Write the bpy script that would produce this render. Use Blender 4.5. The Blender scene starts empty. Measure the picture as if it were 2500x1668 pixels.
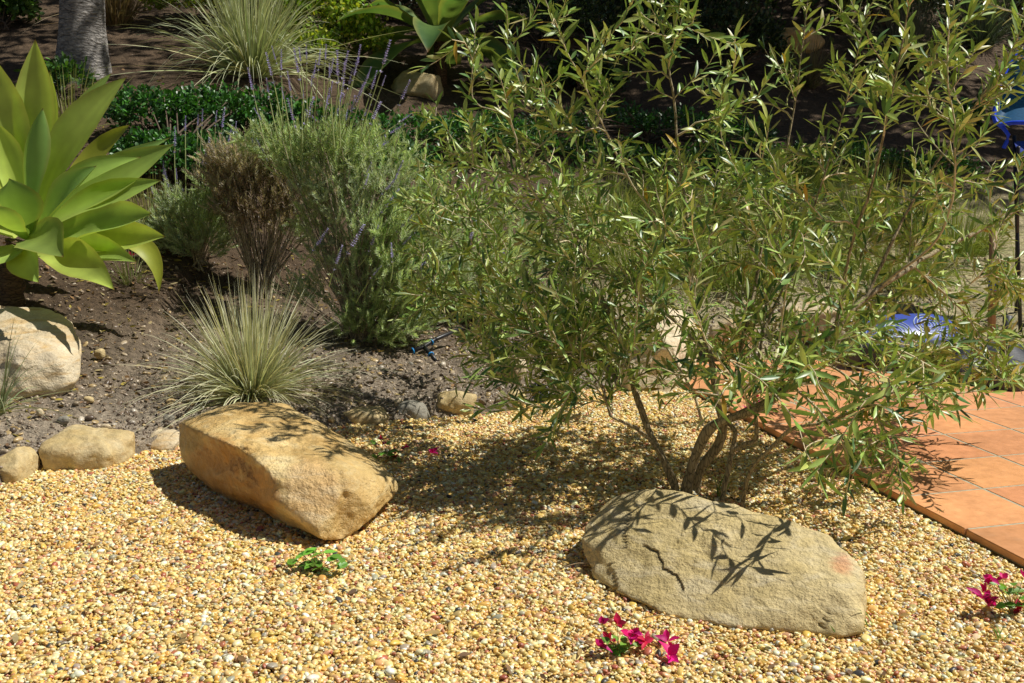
import bpy, bmesh, math, random
import numpy as np
from mathutils import Vector, noise
from mathutils.bvhtree import BVHTree
RNG = np.random.default_rng(11)
random.seed(5)
scene = bpy.context.scene
COL = scene.collection
PI = math.pi
A = np.array

# ------------------------------------------------------------------ camera
F, PITCH, CH = 2600.0, math.radians(10.4), 1.08
cd = bpy.data.cameras.new("camera"); cam = bpy.data.objects.new("camera", cd); COL.objects.link(cam)
cd.sensor_width = 36.0; cd.lens = F/2500*36; cd.clip_start = 0.05; cd.clip_end = 400
cam.location = (0, 0, CH); cam.rotation_euler = (PI/2-PITCH, 0, 0)
scene.camera = cam
scene.view_settings.view_transform = 'Standard'; scene.view_settings.look = 'None'; scene.view_settings.exposure = 0
cp, sp = math.cos(PITCH), math.sin(PITCH)
def ray(px, py):
    a, b = (px-1250)/F, (834-py)/F
    return A([a, cp + b*sp, -sp + b*cp])
def pt(px, py, Y):
    "world point seen at survey pixel (px,py) of the reference plan, at depth Y"
    d = ray(px, py); return A([0, 0, CH]) + d*(Y/d[1])
def proj(p):
    p = np.asarray(p, float); x = p[..., 0]; y = p[..., 1]; z = p[..., 2]-CH
    d = y*cp - z*sp; u = y*sp + z*cp
    return np.stack([1250+F*x/d, 834-F*u/d], -1)
def gnd0(px, py, z=-0.02):
    d = ray(px, py); return A([0, 0, CH]) + d*((z-CH)/d[2])

# ------------------------------------------------------------------ light
SE, SA = math.radians(56), math.radians(6)
S = Vector((math.cos(SE)*math.cos(SA), math.cos(SE)*math.sin(SA), math.sin(SE)))
w = bpy.data.worlds.new("World"); scene.world = w; w.use_nodes = True
nt = w.node_tree; bg = nt.nodes['Background']
sky = nt.nodes.new('ShaderNodeTexSky'); sky.sky_type = 'NISHITA'; sky.sun_disc = False
sky.sun_elevation = SE; sky.sun_rotation = math.atan2(S.x, S.y)
nt.links.new(sky.outputs[0], bg.inputs[0]); bg.inputs[1].default_value = 0.038
ld = bpy.data.lights.new("sun", 'SUN'); ld.energy = 5.0; ld.angle = math.radians(0.53); ld.color = (1, 0.965, 0.885)
sun = bpy.data.objects.new("sun", ld); COL.objects.link(sun); sun.location = (8, 5, 12)
sun.rotation_euler = S.to_track_quat('Z', 'Y').to_euler()

# ------------------------------------------------------------------ materials
def newmat(name):
    m = bpy.data.materials.new(name); m.use_nodes = True
    n = m.node_tree; n.nodes.clear()
    out = n.nodes.new('ShaderNodeOutputMaterial')
    return m, n, out
def node(n, t, **k):
    x = n.nodes.new(t)
    for a, v in k.items(): setattr(x, a, v)
    return x
def noise_node(n, scale, detail=4, rough=.55, vec=None, dist=0):
    x = node(n, 'ShaderNodeTexNoise'); x.inputs['Scale'].default_value = scale
    x.inputs['Detail'].default_value = detail; x.inputs['Roughness'].default_value = rough; x.inputs['Distortion'].default_value = dist
    if vec is not None: n.links.new(vec, x.inputs['Vector'])
    return x
def ramp(n, fac, stops):
    r = node(n, 'ShaderNodeValToRGB'); e = r.color_ramp.elements
    while len(e) < len(stops): e.new(.5)
    for k, (p, c) in enumerate(stops):
        e[k].position = p; e[k].color = (*c, 1) if not np.isscalar(c) else (c, c, c, 1)
    n.links.new(fac, r.inputs[0]); return r
def mixc(n, a, b, fac, mode='MIX'):
    x = node(n, 'ShaderNodeMix', data_type='RGBA', blend_type=mode)
    for sock, v in ((x.inputs[6], a), (x.inputs[7], b), (x.inputs[0], fac)):
        if isinstance(v, bpy.types.NodeSocket): n.links.new(v, sock)
        elif np.isscalar(v): sock.default_value = v
        else: sock.default_value = (*v, 1)
    return x.outputs[2]
def bump(n, h, strength, dist, prev=None):
    b = node(n, 'ShaderNodeBump'); b.inputs['Strength'].default_value = strength; b.inputs['Distance'].default_value = dist
    n.links.new(h, b.inputs['Height'])
    if prev is not None: n.links.new(prev, b.inputs['Normal'])
    return b.outputs[0]
def leafmat(name, rough=.42, trans=.32, tcol=(1.15, 1.1, .45), nscale=30, spec=.5, bumpy=0):
    "leaf: vertex tint, glossy face, light that comes through"
    m, n, out = newmat(name); L = n.links
    at = node(n, 'ShaderNodeAttribute', attribute_name='tint')
    tc = node(n, 'ShaderNodeTexCoord')
    nz = noise_node(n, nscale, 3, .5, tc.outputs['Object'])
    v = ramp(n, nz.outputs[0], [(.3, .78), (.7, 1.15)])
    c = mixc(n, at.outputs['Color'], v.outputs[0], 1.0, 'MULTIPLY')
    p = node(n, 'ShaderNodeBsdfPrincipled'); L.new(c, p.inputs['Base Color'])
    p.inputs['Roughness'].default_value = rough; p.inputs['Specular IOR Level'].default_value = spec
    if bumpy: L.new(bump(n, nz.outputs[0], bumpy, .004), p.inputs['Normal'])
    t = node(n, 'ShaderNodeBsdfTranslucent'); L.new(mixc(n, c, tcol, 1.0, 'MULTIPLY'), t.inputs[0])
    mx = node(n, 'ShaderNodeMixShader'); mx.inputs[0].default_value = trans
    L.new(p.outputs[0], mx.inputs[1]); L.new(t.outputs[0], mx.inputs[2]); L.new(mx.outputs[0], out.inputs[0])
    return m
def solid(name, col=None, rough=.6, nscale=40, var=.25, bmp=.0, bdist=.003, metal=0, spec=.5, stretch=None):
    m, n, out = newmat(name); L = n.links
    tc = node(n, 'ShaderNodeTexCoord'); vec = tc.outputs['Object']
    if stretch:
        mp = node(n, 'ShaderNodeMapping'); mp.inputs['Scale'].default_value = stretch; L.new(vec, mp.inputs[0]); vec = mp.outputs[0]
    nz = noise_node(n, nscale, 5, .6, vec)
    if col is None:
        base = node(n, 'ShaderNodeAttribute', attribute_name='tint').outputs['Color']
    else:
        rgb = node(n, 'ShaderNodeRGB'); rgb.outputs[0].default_value = (*col, 1); base = rgb.outputs[0]
    v = ramp(n, nz.outputs[0], [(.3, 1-var), (.7, 1+var)])
    p = node(n, 'ShaderNodeBsdfPrincipled'); L.new(mixc(n, base, v.outputs[0], 1.0, 'MULTIPLY'), p.inputs['Base Color'])
    p.inputs['Roughness'].default_value = rough; p.inputs['Metallic'].default_value = metal; p.inputs['Specular IOR Level'].default_value = spec
    if bmp: L.new(bump(n, nz.outputs[0], bmp, bdist), p.inputs['Normal'])
    L.new(p.outputs[0], out.inputs[0]); return m
def stonemat(name, c1, c2, c3, rough=.75, wet=0.0, scale=3.0, fine=.5):
    m, n, out = newmat(name); L = n.links
    tc = node(n, 'ShaderNodeTexCoord'); vec = tc.outputs['Object']
    at = node(n, 'ShaderNodeAttribute', attribute_name='tint')
    n1 = noise_node(n, scale, 6, .6, vec, .8); n2 = noise_node(n, scale*4.3, 5, .65, vec, .4)
    mp = node(n, 'ShaderNodeMapping'); mp.inputs['Scale'].default_value = (1, 1.3, 5); mp.inputs['Rotation'].default_value = (.5, .35, 0); L.new(vec, mp.inputs[0])
    n3 = noise_node(n, scale*2.2, 5, .6, mp.outputs[0], .6)
    nf = noise_node(n, 130, 4, .7, vec); ng = noise_node(n, 45, 5, .6, vec)
    c = mixc(n, c1, c2, ramp(n, n1.outputs[0], [(.38, 0.), (.62, 1.)]).outputs[0])
    c = mixc(n, c, c3, ramp(n, n3.outputs[0], [(.5, 0.), (.72, .8)]).outputs[0])
    c = mixc(n, c, ramp(n, n2.outputs[0], [(.3, .8), (.7, 1.12)]).outputs[0], 1.0, 'MULTIPLY')
    c = mixc(n, c, ramp(n, nf.outputs[0], [(.3, .82), (.72, 1.12)]).outputs[0], 1.0, 'MULTIPLY')
    c = mixc(n, c, at.outputs['Color'], 1.0, 'MULTIPLY')
    p = node(n, 'ShaderNodeBsdfPrincipled'); L.new(c, p.inputs['Base Color'])
    r = ramp(n, n2.outputs[0], [(.35, rough-wet), (.65, rough)])
    L.new(r.outputs[0], p.inputs['Roughness'])
    b = bump(n, ng.outputs[0], fine, .016); b = bump(n, nf.outputs[0], fine*.8, .006, b)
    L.new(b, p.inputs['Normal']); L.new(p.outputs[0], out.inputs[0]); return m
def pebblemat():
    m, n, out = newmat('pebble'); L = n.links
    at = node(n, 'ShaderNodeAttribute', attribute_name='tint', attribute_type='INSTANCER')
    tc = node(n, 'ShaderNodeTexCoord'); nz = noise_node(n, 2.2, 4, .6, tc.outputs['Object'])
    c = mixc(n, at.outputs['Color'], ramp(n, nz.outputs[0], [(.3, .75), (.7, 1.15)]).outputs[0], 1.0, 'MULTIPLY')
    p = node(n, 'ShaderNodeBsdfPrincipled'); L.new(c, p.inputs['Base Color']); p.inputs['Roughness'].default_value = .36
    p.inputs['Specular IOR Level'].default_value = .55
    L.new(p.outputs[0], out.inputs[0]); return m
def soilmat():
    m, n, out = newmat('soil'); L = n.links
    tc = node(n, 'ShaderNodeTexCoord'); vec = tc.outputs['Object']
    at = node(n, 'ShaderNodeAttribute', attribute_name='tint')
    n1 = noise_node(n, 2.2, 6, .62, vec); n2 = noise_node(n, 38, 5, .7, vec); n3 = noise_node(n, 190, 3, .6, vec)
    c = mixc(n, at.outputs['Color'], ramp(n, n1.outputs[0], [(.3, .7), (.7, 1.25)]).outputs[0], 1.0, 'MULTIPLY')
    c = mixc(n, c, ramp(n, n2.outputs[0], [(.32, .45), (.68, 1.4)]).outputs[0], 1.0, 'MULTIPLY')
    c = mixc(n, c, (.42, .33, .22), ramp(n, n3.outputs[0], [(.66, 0.), (.74, .5)]).outputs[0])
    p = node(n, 'ShaderNodeBsdfPrincipled'); L.new(c, p.inputs['Base Color']); p.inputs['Roughness'].default_value = .9
    p.inputs['Specular IOR Level'].default_value = .3
    b = bump(n, n2.outputs[0], .9, .03); b = bump(n, n3.outputs[0], .8, .006, b)
    L.new(b, p.inputs['Normal']); L.new(p.outputs[0], out.inputs[0]); return m
def tilemat():
    m, n, out = newmat('terracotta'); L = n.links
    tc = node(n, 'ShaderNodeTexCoord'); vec = tc.outputs['Object']
    at = node(n, 'ShaderNodeAttribute', attribute_name='tint')
    n1 = noise_node(n, 4, 6, .6, vec, .5); n2 = noise_node(n, 24, 5, .65, vec); n3 = noise_node(n, 2.6, 5, .6, vec)
    mp = node(n, 'ShaderNodeMapping'); mp.inputs['Scale'].default_value = (3, 22, 5); mp.inputs['Rotation'].default_value = (0, 0, .1); L.new(vec, mp.inputs[0])
    n4 = noise_node(n, 5, 4, .7, mp.outputs[0])
    c = mixc(n, at.outputs['Color'], ramp(n, n1.outputs[0], [(.3, .8), (.7, 1.15)]).outputs[0], 1.0, 'MULTIPLY')
    c = mixc(n, c, ramp(n, n2.outputs[0], [(.3, .86), (.7, 1.08)]).outputs[0], 1.0, 'MULTIPLY')
    c = mixc(n, c, (.72, .46, .28), ramp(n, n3.outputs[0], [(.6, 0.), (.8, .6)]).outputs[0])
    c = mixc(n, c, (.33, .11, .04), ramp(n, n4.outputs[0], [(.63, 0.), (.75, .5)]).outputs[0])
    p = node(n, 'ShaderNodeBsdfPrincipled'); L.new(c, p.inputs['Base Color'])
    L.new(ramp(n, n2.outputs[0], [(.3, .42), (.7, .62)]).outputs[0], p.inputs['Roughness'])
    L.new(bump(n, n2.outputs[0], .25, .003), p.inputs['Normal']); L.new(p.outputs[0], out.inputs[0]); return m
def barkmat(name, dark, light, sc=(9, 9, 2.2), scale=4, strength=.8, dist=.02, vmin=.3):
    m, n, out = newmat(name); L = n.links
    tc = node(n, 'ShaderNodeTexCoord'); mp = node(n, 'ShaderNodeMapping'); mp.inputs['Scale'].default_value = sc; L.new(tc.outputs['Object'], mp.inputs[0])
    n1 = noise_node(n, scale, 6, .65, mp.outputs[0], 1.0)
    vo = node(n, 'ShaderNodeTexVoronoi', feature='DISTANCE_TO_EDGE'); vo.inputs['Scale'].default_value = scale*1.2; L.new(mp.outputs[0], vo.inputs['Vector'])
    c = ramp(n, n1.outputs[0], [(.32, dark), (.62, light)]).outputs[0]
    c = mixc(n, c, ramp(n, vo.outputs[0], [(0., vmin), (.12, 1.)]).outputs[0], 1.0, 'MULTIPLY')
    p = node(n, 'ShaderNodeBsdfPrincipled'); L.new(c, p.inputs['Base Color']); p.inputs['Roughness'].default_value = .85
    b = bump(n, vo.outputs[0], strength*(1-vmin)*1.4, dist); b = bump(n, n1.outputs[0], strength, dist, b)
    L.new(b, p.inputs['Normal']); L.new(p.outputs[0], out.inputs[0]); return m
M = dict(
    soil=soilmat(), pebble=pebblemat(), tile=tilemat(),
    grout=solid('grout', (.40, .37, .26), .9, 60, .3, .4),
    gravelbase=solid('gravel_base', (.3, .19, .07), .9, 90, .5, .5),
    ochre_stone=stonemat('ochre_sandstone', (.62, .38, .12), (.74, .52, .21), (.78, .63, .34), .6, .26, 3.2, .85),
    olive_stone=stonemat('olive_sandstone', (.56, .43, .18), (.68, .54, .27), (.74, .63, .40), .8, .05, 4.2, .75),
    pale_stone=stonemat('pale_sandstone', (.64, .50, .30), (.74, .63, .44), (.58, .36, .12), .85, .05, 3.8, .6),
    cream_stone=stonemat('cream_sandstone', (.74, .62, .42), (.82, .72, .52), (.62, .42, .18), .85, .05, 3.8, .6),
    edge_stone=stonemat('edging_sandstone', (.58, .43, .19), (.62, .50, .28), (.48, .32, .13), .75, .1, 6, .45),
    grey_stone=stonemat('grey_stone', (.27, .25, .2), (.36, .33, .26), (.2, .19, .16), .8, .05, 6, .5),
    agave=leafmat('agave_leaf', .45, .38, (1.15, 1.1, .5), 6, .35),
    agave_trunk=barkmat('agave_trunk', (.06, .035, .02), (.2, .12, .06), (4, 4, 14), 5),
    olive_leaf=leafmat('olive_leaf', .38, .14, (1.15, 1.15, .6), 25, .5),
    twig=solid('olive_twig', None, .7, 60, .3, .3),
    olive_bark=barkmat('olive_bark', (.24, .185, .10), (.48, .39, .23), (16, 16, 5), 5, .5, .006),
    grass=leafmat('grass_blade', .5, .25, (1.1, 1.1, .6), 12, .4),
    lav_leaf=leafmat('lavender_leaf', .6, .38, (1.1, 1.15, .6), 20, .3),
    lav_wood=barkmat('lavender_wood', (.3, .23, .16), (.6, .5, .36), (20, 20, 6), 5, .5, .005),
    lav_flower=leafmat('lavender_flower', .7, .2, (1, 1, 1.2), 40, .2),
    gloss_leaf=leafmat('glossy_leaf', .42, .25, (1.2, 1.3, .4), 15, .7),
    hedge_leaf=leafmat('hedge_leaf', .4, .3, (1.2, 1.2, .4), 15, .5),
    shrub_wood=solid('shrub_wood', (.12, .085, .055), .85, 40, .4, .4),
    tree_bark=barkmat('grey_bark', (.12, .11, .10), (.50, .46, .42), (3, 3, 9), 4.5, .9, .03, .55),
    petal=leafmat('bougainvillea_bract', .5, .35, (1.1, .8, 1.0), 20, .3),
    litter=leafmat('dry_leaf', .7, .15, (1, 1, .8), 30, .3),
    blackplastic=solid('black_plastic', (.018, .018, .02), .4, 60, .3, .2),
    greyplastic=solid('charcoal_plastic', (.05, .053, .062), .48, 90, .3, .35, .002),
    bluering=solid('blue_ring', (.02, .30, .75), .4, 50, .1),
    blueframe=solid('blue_piping', (.02, .08, .85), .4, 50, .1),
    bluemesh=leafmat('blue_mesh', .6, .35, (1, 1.1, 1.2), 60, .3),
    board=solid('board_print', None, .35, 60, .08),
    woodpole=solid('wooden_pole', (.33, .2, .1), .6, 30, .3, .2, .003, stretch=(4, 4, .4)),
)

# ------------------------------------------------------------------ mesh collecting
class MB:
    def __init__(s): s.V = []; s.Q = []; s.T = []; s.C = []; s.n = 0
    def add(s, V, Q=None, T=None, tint=(1, 1, 1)):
        V = np.asarray(V, float).reshape(-1, 3); k = len(V)
        c = np.broadcast_to(np.asarray(tint, float), (k, 3))
        if Q is not None and len(Q): s.Q.append(np.asarray(Q)+s.n)
        if T is not None and len(T): s.T.append(np.asarray(T)+s.n)
        s.V.append(V); s.C.append(c); s.n += k
    def tube(s, P, R, sides=6, tint=(1, 1, 1), cap=False):
        P = np.asarray(P, float); n = len(P); R = np.broadcast_to(np.asarray(R, float), (n,))
        t = np.gradient(P, axis=0); t /= np.linalg.norm(t, axis=1)[:, None]+1e-12
        ref = A([0.31, .2, 1.0]) if abs(t[0][2]) < .9 else A([1., .3, 0])
        u = np.cross(t, ref); u /= np.linalg.norm(u, axis=1)[:, None]+1e-12; v = np.cross(t, u)
        a = np.arange(sides)*2*PI/sides
        V = P[:, None]+R[:, None, None]*(np.cos(a)[None, :, None]*u[:, None]+np.sin(a)[None, :, None]*v[:, None])
        i = np.arange(n-1)[:, None]*sides; j = np.arange(sides)[None]; k = (j+1) % sides
        Q = np.stack([i+j, i+k, i+sides+k, i+sides+j], -1).reshape(-1, 4)
        V = V.reshape(-1, 3)
        T = None
        if cap:
            V = np.vstack([V, P[0], P[-1]]); jj = np.arange(sides); kk = (jj+1) % sides
            T = np.vstack([np.stack([kk, jj, np.full(sides, n*sides)], -1), np.stack([jj+(n-1)*sides, kk+(n-1)*sides, np.full(sides, n*sides+1)], -1)])
        if np.ndim(tint) == 2: tint = np.repeat(np.asarray(tint), sides, 0); tint = np.vstack([tint, tint[:1], tint[-1:]]) if cap else tint
        s.add(V, Q, T, tint)
    def leaves(s, P, D, N, L, W, tint, bend=0, fold=.15, prof=((0, .12), (.12, .55), (.38, 1), (.66, .82), (.88, .36), (1, .03)), tiptint=None):
        "many leaves at once: base point, direction, face normal, length, width"
        P = np.asarray(P, float); n = len(P)
        if n == 0: return
        D = D/(np.linalg.norm(D, axis=1)[:, None]+1e-9)
        N = N-D*(N*D).sum(1)[:, None]; N /= np.linalg.norm(N, axis=1)[:, None]+1e-9
        Sd = np.cross(D, N)
        L = np.broadcast_to(L, (n,))[:, None]; W = np.broadcast_to(W, (n,))[:, None]; bend = np.broadcast_to(bend, (n,))[:, None]
        rows = []
        for t, w_ in prof:
            c = P+D*(L*t)+N*(bend*L*t*t); h = W*.5*w_
            rows += [c-Sd*h+N*(fold*h), c, c+Sd*h+N*(fold*h)]
        k = len(prof); V = np.stack(rows, 1)
        q = []
        for r in range(k-1):
            for c in (0, 1): q.append((r*3+c, r*3+c+1, (r+1)*3+c+1, (r+1)*3+c))
        Q = (np.arange(n)[:, None, None]*(k*3)+A(q)[None]).reshape(-1, 4)
        C = np.broadcast_to(np.asarray(tint, float), (n, 3))
        C = np.repeat(C[:, None], k*3, 1).copy()
        if tiptint is not None:
            tt = A([t for t, _ in prof]).repeat(3)[None, :, None]; C = C*(1-tt)+np.asarray(tiptint, float)*tt
        s.add(V.reshape(-1, 3), Q, None, C.reshape(-1, 3))
    def blades(s, P, D, L, W, droop, tint, seg=6, tiptint=None, fold=.25):
        "grass blades that arch over"
        P = np.asarray(P, float); n = len(P); D = D/(np.linalg.norm(D, axis=1)[:, None]+1e-9)
        side = np.cross(D, A([0, 0, 1.])); bad = np.linalg.norm(side, axis=1) < .05; side[bad] = (1, 0, 0)
        side /= np.linalg.norm(side, axis=1)[:, None]
        tw = RNG.uniform(0, PI, n)[:, None]; nn = np.cross(D, side); side = side*np.cos(tw)+nn*np.sin(tw)
        L = np.broadcast_to(L, (n,))[:, None]; W = np.broadcast_to(W, (n,))[:, None]; droop = np.broadcast_to(droop, (n,))[:, None]
        rows = []; ts = np.linspace(0, 1, seg+1)
        for t in ts:
            c = P+D*(L*t)+A([0, 0, -1.])*(droop*L*t**2.3)
            wd = W*.5*(1-.93*t**2.2)
            rows += [c-side*wd, c+side*wd]
        V = np.stack(rows, 1); k = 2*(seg+1)
        q = A([(2*r, 2*r+1, 2*r+3, 2*r+2) for r in range(seg)])
        Q = (np.arange(n)[:, None, None]*k+q[None]).reshape(-1, 4)
        C = np.repeat(np.broadcast_to(np.asarray(tint, float), (n, 3))[:, None], k, 1).copy()
        if tiptint is not None:
            tt = (ts.repeat(2)[None, :, None])**1.5; tp = np.asarray(tiptint, float); tp = tp[:, None] if tp.ndim == 2 else tp; C = C*(1-tt)+tp*tt
        s.add(V.reshape(-1, 3), Q, None, C.reshape(-1, 3))
    def box(s, lo, hi, tint=(1, 1, 1)):
        lo = A(lo, float); hi = A(hi, float)
        V = A([[(lo, hi)[(i >> a) & 1][a] for a in range(3)] for i in range(8)])
        s.add(V, [(0, 2, 3, 1), (4, 5, 7, 6), (0, 1, 5, 4), (2, 6, 7, 3), (0, 4, 6, 2), (1, 3, 7, 5)], None, tint)
    def build(s, name, mat, parent=None, smooth=True, origin=None):
        V = np.vstack(s.V); C = np.vstack(s.C)
        org = np.zeros(3) if origin is None else np.asarray(origin, float)
        me = bpy.data.meshes.new(name); me.vertices.add(len(V)); me.vertices.foreach_set('co', (V-org).astype('f').ravel())
        Q = np.vstack(s.Q) if s.Q else np.zeros((0, 4), int); T = np.vstack(s.T) if s.T else np.zeros((0, 3), int)
        me.loops.add(Q.size+T.size); me.loops.foreach_set('vertex_index', np.concatenate([Q.ravel(), T.ravel()]).astype('i'))
        me.polygons.add(len(Q)+len(T))
        me.polygons.foreach_set('loop_start', np.concatenate([np.arange(len(Q))*4, Q.size+np.arange(len(T))*3]).astype('i'))
        me.polygons.foreach_set('use_smooth', np.full(len(Q)+len(T), smooth))
        a = me.attributes.new('tint', 'FLOAT_COLOR', 'POINT'); a.data.foreach_set('color', np.hstack([C, np.ones((len(C), 1))]).astype('f').ravel())
        me.materials.append(mat); me.update(calc_edges=True)
        o = bpy.data.objects.new(name, me); COL.objects.link(o)
        if parent is not None:
            o.parent = parent
            o.location = org-A(parent.get('org', (0, 0, 0)))
        else: o.location = org
        return o
def thing(name, label, cat, loc=(0, 0, 0), group=None):
    o = bpy.data.objects.new(name, None); COL.objects.link(o); o.empty_display_size = .1
    o.location = loc; o['label'] = label; o['category'] = cat
    if group: o['group'] = group
    o['org'] = [float(x) for x in loc]
    return o
def tag(o, label=None, cat=None, group=None, kind=None):
    for k, v in (('label', label), ('category', cat), ('group', group), ('kind', kind)):
        if v: o[k] = v
    return o
def part(mb, name, mat, root, smooth=True):
    return mb.build(name, mat, root, smooth, origin=list(root['org']))
def unit(v): v = np.asarray(v, float); return v/(np.linalg.norm(v, axis=-1, keepdims=True)+1e-12)
def rdirs(n): return unit(RNG.normal(size=(n, 3)))
def jit(col, n, a=.2, b=.08):
    c = np.asarray(col, float)[None]*(1+RNG.normal(0, a, (n, 1)))*(1+RNG.normal(0, b, (n, 3))); return np.clip(c, .004, .9)
def bez(p0, p1, p2, p3, n):
    t = np.linspace(0, 1, n)[:, None]; p0, p1, p2, p3 = map(lambda q: np.asarray(q, float), (p0, p1, p2, p3))
    return (1-t)**3*p0+3*t*(1-t)**2*p1+3*t*t*(1-t)*p2+t**3*p3
def catmull(P, step=.03):
    P = np.asarray(P, float); Q = np.vstack([2*P[0]-P[1], P, 2*P[-1]-P[-2]]); out = []
    for i in range(len(P)-1):
        a, b, c, d = Q[i:i+4]; n = max(2, int(np.linalg.norm(c[:3]-b[:3])/step)); t = np.linspace(0, 1, n, endpoint=False)[:, None]
        out.append(.5*((2*b)+(-a+c)*t+(2*a-5*b+4*c-d)*t*t+(-a+3*b-3*c+d)*t**3))
    return np.vstack(out+[P[-1:]])

# ------------------------------------------------------------------ terrain
GZ = -0.03
EDGE = [(-700, 1300), (0, 1185), (100, 1142), (200, 1125), (280, 1112), (400, 1095), (620, 1062), (760, 1052), (900, 1032), (1000, 1026), (1170, 1008), (1250, 1000), (1330, 978), (1420, 955), (1560, 950), (1640, 915), (1700, 890)]
ew = A([gnd0(*e)[:2] for e in EDGE]); ew = ew[np.argsort(ew[:, 0])]
def yb(x):
    x = np.asarray(x, float); y = np.interp(x, ew[:, 0], ew[:, 1])
    y = np.where(x < ew[0, 0], ew[0, 1]+.12*(x-ew[0, 0]), y)
    return np.where(x > ew[-1, 0], np.maximum(ew[-1, 1], 5.02+.265*(x-.7)), y)
def terr(x, y):
    x = np.asarray(x, float); y = np.asarray(y, float)
    t = y-yb(x); k = np.clip((t+.04)/.08, 0, 1); k = k*k*(3-2*k)
    z = -.05+.055*k+.15*np.clip(t, 0, 1.3)
    t2 = np.clip(t-1.15, 0, None); z = z+.38*np.clip(t2*t2/(t2+.3), 0, 7.5)+1.0*np.clip(y-15, 0, 7)
    return z
def lump(x, y):
    if y < yb(x)-.03: return 0.0
    v = Vector((x, y, 0))
    return .035*noise.noise(v*1.3)+.02*noise.noise(v*4)+.012*noise.noise(v*13)+.011*noise.noise(v*33)+.006*noise.noise(v*70)
def G(px, py):
    "point of the ground seen at a survey pixel"
    d = ray(px, py); o = A([0, 0, CH]); s = 1.0
    for i in range(4000):
        p = o+d*s
        if p[2] < terr(p[0], p[1]): break
        s += .01
    return p
def soil_grid(name, xs, ys, tintf, mat):
    nx, ny = len(xs), len(ys); X, Y = np.meshgrid(xs, ys)
    Z = terr(X, Y); Lm = A([lump(float(a), float(b)) for a, b in zip(X.ravel(), Y.ravel())]).reshape(X.shape)
    V = np.stack([X, Y, Z+Lm], -1).reshape(-1, 3)
    i = np.arange(ny-1)[:, None]*nx; j = np.arange(nx-1)[None]
    Q = np.stack([i+j, i+j+1, i+nx+j+1, i+nx+j], -1).reshape(-1, 4)
    b = MB(); b.add(V, Q, None, tintf(V)); return b.build(name, mat)
def soil_tint(V):
    # dry grey-tan earth close to the gravel, darker mulch higher up the bank
    t = np.clip((V[:, 1]-yb(V[:, 0])-.2)/1.6, 0, 1)[:, None]; rightish = np.clip((V[:, 0]+1.0)/1.0, 0, 1)[:, None]
    t = np.clip(t+.45*rightish, 0, 1)
    c = A([.40, .33, .245])*(1-t)+A([.125, .082, .048])*t
    k = (np.clip((V[:, 0]-.1)/.5, 0, 1)*np.clip((3.2-(V[:, 1]-yb(V[:, 0])))/.8, 0, 1))[:, None]
    return c*(1-k)+A([.46, .39, .22])*k
xs = np.concatenate([np.linspace(-60, -5, 14)[:-1], np.linspace(-5, -2.4, 40)[:-1], np.linspace(-2.4, .9, 290)[:-1], np.linspace(.9, 5, 80)[:-1], np.linspace(5, 60, 14)])
ys = np.concatenate([np.linspace(-20, 3.2, 7)[:-1], np.linspace(3.2, 6.4, 270)[:-1], np.linspace(6.4, 14, 110)[:-1], np.linspace(14, 90, 16)])
tag(soil_grid('soil', xs, ys, soil_tint, M['soil']), 'dark garden soil rising to a bank', kind='structure')

# ------------------------------------------------------------------ patio
TS, TH = .30, math.radians(14.86); ct, st = math.cos(TH), math.sin(TH)
def lat(u, v): return A([(4.066+ct*u+st*v)*TS, (10.654+st*u-ct*v)*TS])
b = MB(); g = .016
for u in range(0, 26):
    for v in range(-7, 16):
        c = A([lat(u+a, v+bb) for a, bb in ((g, 1-g), (1-g, 1-g), (1-g, g), (g, g))])
        i = A([lat(u+a, v+bb) for a, bb in ((g+.006, 1-g-.006), (1-g-.006, 1-g-.006), (1-g-.006, g+.006), (g+.006, g+.006))])
        V = [(*p, -.02) for p in c]+[(*p, -.003) for p in c]+[(*p, 0) for p in i]
        Q = [(8, 9, 10, 11)]+[(a, (a+1) % 4, 4+(a+1) % 4, 4+a) for a in range(4)]+[(4+a, 4+(a+1) % 4, 8+(a+1) % 4, 8+a) for a in range(4)]
        b.add(V, Q, None, A([.74, .335, .145])*RNG.uniform(.84, 1.1)*(1+RNG.normal(0, .03, 3)))
tag(b.build('patio', M['tile'], smooth=False), 'terracotta tiled patio', kind='structure')
b = MB(); c = [lat(.05, 15.95), lat(25.95, 15.95), lat(25.95, -6.95), lat(.05, -6.95)]
b.add([(*p, -.06) for p in c]+[(*p, -.0017) for p in c], [(4, 5, 6, 7)]+[(a, (a+1) % 4, 4+(a+1) % 4, 4+a) for a in range(4)])
tag(b.build('patio_grout', M['grout'], smooth=False), 'grout bed under the patio tiles', kind='structure')

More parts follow.
